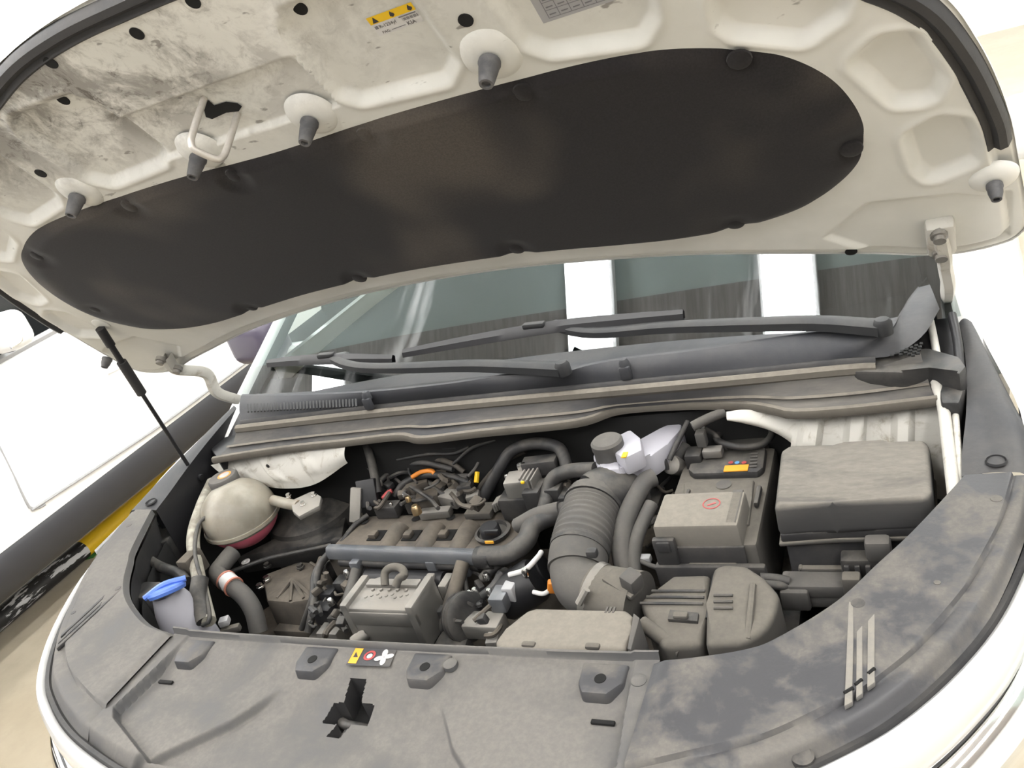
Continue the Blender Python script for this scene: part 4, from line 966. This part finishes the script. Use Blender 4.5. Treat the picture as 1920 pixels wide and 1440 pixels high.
for (xa, xb, ya, yb2, z0, z1, cnt) in ((690, 900, 855, 945, .83, .885, 26), (585, 650, 1050, 1185, .76, .81, 12), (850, 970, 1060, 1190, .77, .82, 14), (1195, 1270, 900, 1060, .81, .86, 14), (1010, 1110, 850, 940, .85, .89, 10)):
    for k in range(cnt):
        x, y, z = rnd.uniform(xa, xb), rnd.uniform(ya, yb2), rnd.uniform(z0, z1); pts_ = []
        dx, dy = rnd.uniform(-26, 26), rnd.uniform(-22, 22)
        for q in range(4): pts_.append((min(max(x+dx*(q-1.5)*.8+rnd.uniform(-6, 6), xa-8), xb+8), min(max(y+dy*(q-1.5)*.8+rnd.uniform(-6, 6), ya-8), yb2+8), z+rnd.uniform(-.008, .008)))
        T('wire', pts_, rnd.choice((.0028, .0035, .0045, .006)), M[rnd.choice(('dark', 'dark2', 'engine', 'hosedark', 'engine', 'hose'))], seg=7)
    for k in range(cnt//3):
        B('connector', rnd.uniform(xa, xb), rnd.uniform(ya, yb2), z1+rnd.uniform(-.02, .004), (rnd.uniform(.012, .026), rnd.uniform(.012, .024), rnd.uniform(.012, .024)), M[rnd.choice(('dark', 'dark2', 'engine', 'alu', 'engine'))], rot=(rnd.uniform(-.4, .4), rnd.uniform(-.4, .4), rnd.uniform(0, 3)), bev=.003)
# high pressure pump: silver finned body on black base
hp = B('fuel_pump', 972, 892, .915, (.055, .045, .05), M['alu'], label='silver high pressure pump at the back of the engine', rot=(0, 0, .1))
for i in range(4): B('pump_fin', 980+i*7, 885+i*1, .920, (.004, .045, .052), M['alu'], hp)
B('pump_bolt', 978, 868, .93, (.022, .012, .03), M['bright'], hp)
B('pump_mark', 979, 902, .918, (.008, .006, .006), M['yellow'], hp)
B('pump_base', 965, 925, .88, (.06, .045, .05), M['dark2'], hp)
B('pump_side', 1000, 910, .90, (.035, .05, .06), M['dark2'], hp)
for i in range(5): B('ribbed_boot', 928+i*4, 938-i*2, .865, (.005, .028, .020), M['alu'], hp)
# belt pulley and starter motor
pl = A(862, 1155, z=.79)
pu = MB().lathe([(.0, .0), (.030, .0), (.042, .004), (.044, .012), (.040, .014), (.044, .017), (.044, .028), (.036, .032), (.02, .03), (0, .03)], pl, Vector((.9, -.35, .25)), 32).build('belt_pulley', M['dark2'], car, 'black ribbed belt pulley')
mo = A(975, 1105, z=.80)
MB().lathe([(0, -.04), (.036, -.04), (.040, -.034), (.040, .034), (.036, .04), (0, .042)], mo, Vector((.8, .3, .35)), 28).build('starter_motor', M['black'], car, 'black starter motor beside the intake hose')
MB().lathe([(0, -.02), (.03, -.02), (.032, .02), (0, .022)], A(1010, 1080, z=.79), Vector((.8, .3, .35)), 24).build('belt_tensioner', M['black'], car)
# engine block mass below, so no view goes through
MB().prism([(-.42, .52), (-.42, .88), (.20, .90), (.22, .52)], .50, .715, .02).build('engine_block', M['engine'], car)
MB().prism([(.20, .55), (.20, .90), (.36, .90), (.36, .55)], .50, .70, .02).build('gearbox', M['engine'], car)

# ---- intake hose
ih = [A(1118, 935, z=.905), A(1108, 960, z=.90), A(1095, 1000, z=.895), A(1085, 1040, z=.885), A(1082, 1070, z=.875)]
intake = MB().tube(ih, .049, 36, 90, rf=lambda t: (1.0+.035*math.sin(t*2*math.pi*14)*(1 if .12 < t < .78 else 0)) * (1-.06*max(0, t-.6))).build('intake_hose', M['hose'], car, 'fat dusty ribbed intake hose')
MB().tube([A(1085, 1040, z=.885), A(1082, 1072, z=.874), A(1092, 1098, z=.866), A(1118, 1112, z=.86)], .044, 32, 40).build('intake_elbow', M['hose'], intake)
cpn = A(1087, 1032, z=.887); clampring(cpn, ih[3]-ih[2], .047, .006, M['dark'], intake)
B('clamp_screw', 1108, 1030, .935, (.018, .014, .014), M['dark'], intake)
e1, e2 = A(1108, 1106, z=.864), A(1124, 1113, z=.86)
clampring(e1*.4+e2*.6, e2-e1, .045, .006, M['alu'], intake)
MB().tube([A(1085, 1132, z=.885), A(1100, 1105, z=.905)], .006, 8).build('clamp_strap', M['alu'], intake)
MB().tube([A(1115, 1112, z=.86), A(1150, 1122, z=.858), A(1200, 1135, z=.855)], .046, 32, 24, rf=lambda t: 1+.12*t).build('air_meter_tube', M['heavy'], car, 'dusty air meter tube joining the air cleaner')
B('air_meter_plate', 1165, 1090, .905, (.06, .028, .010), M['heavy'], rot=(.1, .2, -.5))
B('air_meter_plug', 1180, 1075, .925, (.026, .026, .03), M['hose'], rot=(.1, .2, -.5))
MB().tube([A(1118, 935, z=.905), A(1135, 925, z=.905), A(1160, 925, z=.89), A(1175, 945, z=.86)], .047, 28, 30).build('turbo_elbow', M['dark'], car, 'black turbo inlet elbow behind the intake hose')
clampring(A(1112, 948, z=.903), ih[1]-ih[0], .049, .004, M['dark'], intake)
T('yellow_ring', [(1085, 928, .925), (1095, 920, .93), (1108, 918, .93)], .0035, M['yellow'])

# ---- brake fluid reservoir
bp_ = PZ([(1113, 862), (1122, 852), (1160, 850), (1200, 838), (1240, 812), (1282, 790), (1280, 812), (1255, 840), (1225, 862), (1190, 872), (1165, 892), (1128, 892)], .935)
bres = MB().prism(bp_, .900, .945, .006).build('brake_fluid_reservoir', M['whiteplastic'], car, 'white brake fluid reservoir with a grey cap')
MB().prism(PZ([(1158, 818), (1182, 806), (1202, 822), (1205, 845), (1170, 862), (1150, 850)], .965), .93, .968, .006).build('reservoir_dome', M['whiteplastic'], bres)
MB().prism(PZ([(1118, 858), (1160, 855), (1166, 888), (1128, 890)], .94), .915, .95, .008).build('reservoir_front', M['whiteplastic'], bres)
T('reservoir_seam', [(1168, 888, .925), (1200, 862, .93), (1240, 835, .935), (1282, 802, .94)], .003, M['whiteplastic'], bres)
cc = A(1141, 840, z=.965)
MB().lathe([(.028, -.02), (.028, .0), (.029, .003), (.029, .014), (.025, .018), (.012, .019), (0, .019)], cc, seg=26).build('reservoir_cap', M['hose'], bres, 'dusty grey octagonal cap')
B('yellow_sticker', 1171, 852, .9695, (.009, .016, .002), M['yellow'], bres, bev=0)
mc = MB().lathe([(0, .012), (.012, .012), (.017, .008), (.018, -.03)], A(1262, 872, z=.90), Vector((-.2, -.8, .6)), 22).build('master_cylinder', M['alu'], car, 'dull metal end of the brake master cylinder')
T('master_cylinder_body', [(1262, 872, .895), (1285, 840, .905)], .018, M['dark2'], mc)
T('fluid_line', [(1290, 790, .96), (1270, 830, .94), (1255, 862, .92)], .005, M['dark'])
T('wiper_motor_arm', [(1298, 800, .97), (1325, 786, .975), (1360, 772, .98)], .009, M['hose'], label='grey bar under the cowl')

# ---- battery
bt = MB().box((.417, .800, .800), (.158, .270, .185), .008).build('battery', M['heavy'], car, 'dust-covered battery with an orange label')
MB().prism(PZ([(1298, 858), (1290, 882), (1300, 890), (1420, 887), (1432, 878), (1437, 840), (1330, 836)], .902), .888, .905, .005).build('battery_lid', M['dark'], bt)
MB().prism(PZ([(1282, 905), (1415, 900), (1410, 935), (1405, 985), (1280, 985)], .895), .880, .897, .004).build('battery_top', M['heavy'], bt)
B('orange_label', 1380, 877, .9075, (.040, .017, .002), M['orangelabel'], bt, 'orange battery label', bev=0)
for x, mt in ((1370, 'red'), (1382, 'bluedot'), (1395, 'red')): MB().lathe([(.0042, 0), (0, .0006)], A(x, 867, z=.9075), seg=14).build('battery_symbol', M[mt], bt)
for i in range(6): B('battery_print', 1412+i*.5, 874-i*6, .9075, (.012, .004, .001), M['hose'], bt, bev=0)
MB().lathe([(.013, 0), (.009, .0008), (0, .001)], A(1357, 908, z=.8985), seg=20).build('vent_plug', M['hose'], bt)
B('battery_clamp', 1420, 925, .905, (.008, .05, .012), M['dark'], bt)
B('battery_clamp', 1288, 925, .902, (.006, .03, .010), M['dark'], bt)
MB().box((.435, .800, .72), (.20, .32, .05), .008).build('battery_tray', M['dark'], car)
MB().box((.42, .652, .80), (.17, .012, .13), .004).build('tray_wall', M['dark'], car)
bc = A(1395, 815, z=.92)
MB().tube([bc+Vector((math.cos(a)*.048, math.sin(a)*.04, .004*math.sin(2*a))) for a in np.linspace(2.4, 7.2, 12)], .006, 10, 50).build('battery_cable', M['hosedark'], car, 'black battery cable looped behind the battery')
MB().lathe([(0, 0), (.036, 0), (.040, -.01), (.04, -.06)], A(1395, 822, z=.905), seg=30).build('vent_duct', M['dark2'], car)
T('battery_cable', [(1318, 803, .95), (1340, 815, .93), (1352, 832, .92), (1365, 840, .915)], .005, M['dark'])
B('terminal_clamp', 1335, 840, .925, (.035, .022, .016), M['alu'], bt)
B('terminal_clamp', 1300, 845, .92, (.030, .035, .03), M['dark2'], bt)
B('terminal_post', 1312, 808, .955, (.018, .02, .03), M['hose'], bt)
# terminal fuse box on top of the battery
fx = MB().box((.409, .708, .888), (.136, .092, .085), .006, taper=.97).build('terminal_cover', M['tan'], car, 'pale dusty terminal cover box in front of the battery')
MB().box((.409, .6615, .868), (.138, .006, .050), .003).build('cover_front', M['dark'], fx)
MB().box((.425, .655, .845), (.075, .008, .040), .003).build('front_frame', M['heavy'], fx)
MB().box((.425, .6525, .843), (.063, .006, .032), .002).build('front_window', M['dark2'], fx)
mb = MB().box((.358, .657, .888), (.036, .012, .050), .004).box((.358, .652, .900), (.022, .008, .020), .003); mb.build('cover_clip', M['dark'], fx)
MB().lathe([(.014, 0), (.0135, .0004), (.0122, .0004), (.012, 0)], A(1334, 944, z=.9312), seg=28).build('stamp_ring', M['red'], fx)
MB().box(A(1334, 945, z=.9312), (.014, .003, .0006), 0, rot=(0, 0, .5)).build('stamp_mark', M['red'], fx)
MB().box((.463, .712, .9285), (.016, .085, .004), .001).build('cover_edge_strip', M['hose'], fx)
B('cover_base', 1330, 1040, .835, (.17, .04, .04), M['dark'], fx)

# ---- fuse box
fb = PZ([(1449, 955), (1462, 845), (1478, 835), (1560, 832), (1580, 836), (1655, 832), (1675, 826), (1735, 824), (1745, 836), (1750, 925), (1735, 938), (1560, 945)], .955)
fbx = MB().prism([(p[0], p[1]) for p in fb], .905, .957, .010, 3, inset=.015).build('fuse_box_lid', M['box'], car, 'big dusty black fuse box lid')
c0 = Vector((sum(p[0] for p in fb)/len(fb), sum(p[1] for p in fb)/len(fb), 0))
def inset2(P, k): return [(c0.x+(p[0]-c0.x)*k, c0.y+(p[1]-c0.y)*k) for p in P]
MB().prism(inset2(fb, .985), .893, .908, .003).build('lid_rim', M['dark'], fbx)
MB().prism(inset2(fb, 1.015), .888, .894, .002).build('box_flange', M['heavy'], fbx)
body = MB().prism(inset2(fb, .95), .76, .890, .008).build('fuse_box', M['dark'], car, 'black fuse box body with latch and cable plugs')
yf = min(p[1] for p in inset2(fb, .95))
MB().box((.585, yf-.004, .845), (.075, .010, .008), .002).build('box_frame', M['heavy'], body)
MB().box((.551, yf-.004, .825), (.006, .010, .05), .002).build('box_frame', M['heavy'], body)
MB().box((.640, yf-.012, .862), (.060, .026, .030), .004).build('cable_plug', M['dark2'], body)
for i in range(4): MB().box((.618+i*.014, yf-.027, .858), (.007, .006, .024), .0015).build('plug_rib', M['dark'], body)
MB().box((.662, yf-.016, .892), (.034, .024, .034), .006).build('lid_latch', M['hose'], body)
T('fuse_box_cable', [(1500, 1062, .80), (1522, 1045, .82), (1545, 1036, .83), (1580, 1034, .83)], .005, M['hosedark'])
# grey plugs in front of the fuse box
for i, (px, py, zt, sz) in enumerate(((1535, 1085, .85, (.085, .035, .022)), (1540, 1105, .83, (.075, .03, .022)), (1490, 1090, .845, (.04, .05, .035)))):
    B('cable_connector', px, py, zt, sz, M['hose'], label='grey dusty cable connector below the fuse box' if i == 0 else None)
T('connector_cable', [(1425, 1083, .86), (1455, 1085, .855), (1480, 1090, .85)], .007, M['dark'])
T('connector_cable', [(1430, 1095, .855), (1460, 1098, .85), (1482, 1100, .84)], .007, M['dark'])
B('fender_clip', 1595, 1078, .87, (.025, .02, .03), M['heavy'])

# ---- air cleaner
ac = PZ([(1196, 1128), (1262, 1078), (1335, 1076), (1330, 1150), (1318, 1215), (1240, 1220)], .868)
acl = MB().prism(ac, .72, .872, .010, 3, inset=.03).build('air_cleaner', M['heavy'], car, 'dusty air cleaner housing with moulded ribs')
ac2 = PZ([(1338, 1076), (1362, 1068), (1405, 1072), (1440, 1095), (1470, 1130), (1462, 1170), (1440, 1205), (1400, 1228), (1322, 1232), (1325, 1150)], .868)
ac3 = MB().prism(ac2, .70, .885, .024, 4, inset=.06).build('air_cleaner_end', M['heavy'], car, 'rounded dusty end cap of the air cleaner')
for k, (a_, b_2) in enumerate((((1222, 1108), (1322, 1108)), ((1212, 1119), (1320, 1120)), ((1200, 1131), (1318, 1132)))):
    MB().tube([A(*a_, z=.874), A(*b_2, z=.874)], .0022, 6).build('housing_rib', M['dark'], acl)
for k in range(3):
    MB().tube([A(1338, 1116+k*12, z=.888), A(1374, 1116+k*12, z=.888)], .0020, 6).build('housing_rib', M['dark'], ac3)
MB().tube([A(1412, 1098, z=.885), A(1408, 1140, z=.888), A(1402, 1200, z=.88)], .005, 8, 16).build('end_rib', M['heavy'], ac3)
MB().tube([A(1445, 1120, z=.86), A(1442, 1160, z=.862), A(1432, 1200, z=.855)], .006, 8, 16).build('end_rib', M['heavy'], ac3)
MB().prism(PZ([(1256, 1144), (1310, 1150), (1308, 1166), (1252, 1162)], .876), .868, .8775, .001).build('latch_recess', M['dark2'], acl)
B('housing_latch', 1275, 1150, .884, (.022, .012, .008), M['heavy'], acl)
MB().prism(PZ([(1250, 1168), (1320, 1172), (1310, 1205), (1240, 1200)], .86), .82, .862, .004).build('housing_step', M['heavy'], acl)
MB().prism(PZ([(1262, 1196), (1318, 1202), (1322, 1222), (1270, 1222)], .85), .80, .852, .003).build('housing_gap', M['black'], acl)
T('housing_seam', [(1338, 1080, .872), (1332, 1120, .88), (1326, 1160, .878)], .0025, M['black'], acl)
T('support_bar', [(1203, 1168, .875), (1240, 1195, .865), (1278, 1222, .855)], .011, M['heavy'], label='dusty bar behind the inlet duct')
# inlet scoop
du = PZ([(922, 1205), (942, 1178), (985, 1144), (1005, 1138), (1180, 1142), (1197, 1158), (1192, 1185), (1178, 1222), (930, 1222)], .905)
dct = MB().prism(du, .83, .907, .010, 3, inset=.04).build('air_inlet_duct', M['tan'], car, 'tan dust-covered air inlet duct behind the radiator cover')
for x in (1137, 1144, 1151): B('duct_mark', x, 1143, .9075, (.003, .012, .002), M['dark'], dct, bev=0)
MB().prism(PZ([(1188, 1150), (1200, 1160), (1184, 1220), (1176, 1218)], .91), .84, .912, .002).build('duct_end', M['hose'], dct)
for x, y in ((990, 1205), (1110, 1208)): B('duct_tab', x, y, .91, (.022, .010, .008), M['heavy'], dct)

# ------------------------------------------------------------------ neighbour van and barrier rail
van = empty('van', 'white van parked beside the car with black sill cladding', 'van', loc=(-2.6, 2, 0))
VO = Vector((-2.6, 2, 0))
def vgrid(name, rows, mat, lbl=None, th=None):
    return MB().grid([[Vector(p)-VO for p in r] for r in rows]).build(name, mat, van, lbl)
ysv = np.linspace(-.6, 4.6, 30)
def vx(z): return -2.6 - .10*max(0, (z-1.0))*1.6 + .02*math.sin(min(max((z-.3)/.8, 0), 1)*math.pi)
vgrid('door_skin', [[(vx(z), y, z) for y in ysv] for z in (.42, .46, .55, .65, .75, .85, .95, 1.03, 1.06)], M['vanwhite'])
vgrid('sill_cladding', [[(-2.6+dx, y, z) for y in ysv] for dx, z in ((-.02, .44), (.0, .43), (.018, .40), (.02, .34), (.0, .28), (-.03, .24), (-.08, .22))], M['vanblack'], 'black sill cladding')
vgrid('window_molding', [[(vx(1.06)+dx, y, z) for y in ysv] for dx, z in ((.004, 1.055), (.008, 1.07), (.0, 1.085))], M['labelgrey'])
vgrid('side_window', [[(vx(z)-.005, y, z) for y in ysv] for z in (1.08, 1.25, 1.42)], M['darkglass'], 'dark side window')
vgrid('roof_panel', [[(x, y, z) for y in ysv] for x, z in ((-2.67, 1.42), (-2.70, 1.47), (-2.85, 1.56), (-3.4, 1.62), (-4.1, 1.56), (-4.25, 1.42))], M['vanwhite'])
vgrid('far_side', [[(x, y, z) for y in ysv] for x, z in ((-4.25, 1.42), (-4.4, 1.0), (-4.4, .3))], M['vanwhite'])
for yy in (-.6, 4.6):
    MB().add([Vector(p)-VO for p in ((-2.6, yy, .25), (-4.4, yy, .25), (-4.4, yy, 1.0), (-4.25, yy, 1.42), (-2.67, yy, 1.42), (-2.6, yy, 1.0))], [tuple(range(6))], False).build('end_panel', M['vanwhite'], van)
MB().box(Vector((-2.655, 2.02, 1.24))-VO, (.02, .045, .36), .004, rot=(0, 0, 0)).build('window_post', M['black'], van)
MB().tube([Vector((-2.585, y, z))-VO for y, z in ((1.48, .90), (1.46, .70), (1.44, .52), (1.455, .485), (1.50, .475))], .006, 8, 20).build('door_seam', M['labelgrey'], van)
MB().tube([Vector((-2.582, y, z))-VO for y, z in ((1.44, .49), (1.9, .462), (2.3, .445), (3.2, .44))], .006, 8, 20).build('door_crease', M['labelgrey'], van)
mp_ = A(12, 622, x=-2.45)
mir = MB().box(mp_-VO, (.16, .13, .15), .045, rot=(0, 0, .2), seg=4).build('door_mirror', M['vanwhite'], van, 'white door mirror')
MB().box(mp_-VO+Vector((-.10, .02, -.07)), (.16, .06, .03), .01).build('mirror_foot', M['black'], mir)
MB().tube([A(40, 632, x=-2.37)-VO, A(38, 640, x=-2.37)-VO, A(20, 652, x=-2.37)-VO], .006, 8).build('mirror_trim', M['chrome'], mir)
MB().tube([Vector((-2.57, 2.05, .80))-VO, Vector((-2.54, 2.10, .80))-VO, Vector((-2.54, 2.24, .80))-VO, Vector((-2.57, 2.28, .80))-VO], .010, 8, 16).build('door_handle', M['vanwhite'], van)
for yy in (.1, 3.9):
    wh = MB().lathe([(0, -.1), (.18, -.1), (.21, -.06), (.31, -.06), (.335, -.09), (.335, -.22), (.31, -.25), (0, -.25)], Vector((-2.52, yy, .335))-VO, (1, 0, 0), 36).build('wheel', M['black'], van)
rb = empty('barrier_rail', 'yellow and black striped barrier tube lying on the floor beside the van', 'barrier', loc=(-2.95, 1.8, .05))
RO = Vector((-2.95, 1.8, .05)); yb = [-.6, .25, 1.02, 1.74, 2.42, 3.15, 3.9]
for i in range(6):
    k = i % 2 == 1
    MB().tube([Vector((-2.95, yb[i], .05))-RO, Vector((-2.95, yb[i+1], .05))-RO], .045, 20).build('yellow_band' if k else 'black_band', M['yellow'] if k else M['chipped'], rb)
g_ = PZ([(150, 1052), (178, 1024), (205, 1010), (175, 1045)], .003)
MB().prism(g_, .0005, .003, 0).build('floor_marking', M['green'], None, 'small green paint mark on the floor beside the striped barrier tube', 'floor marking')
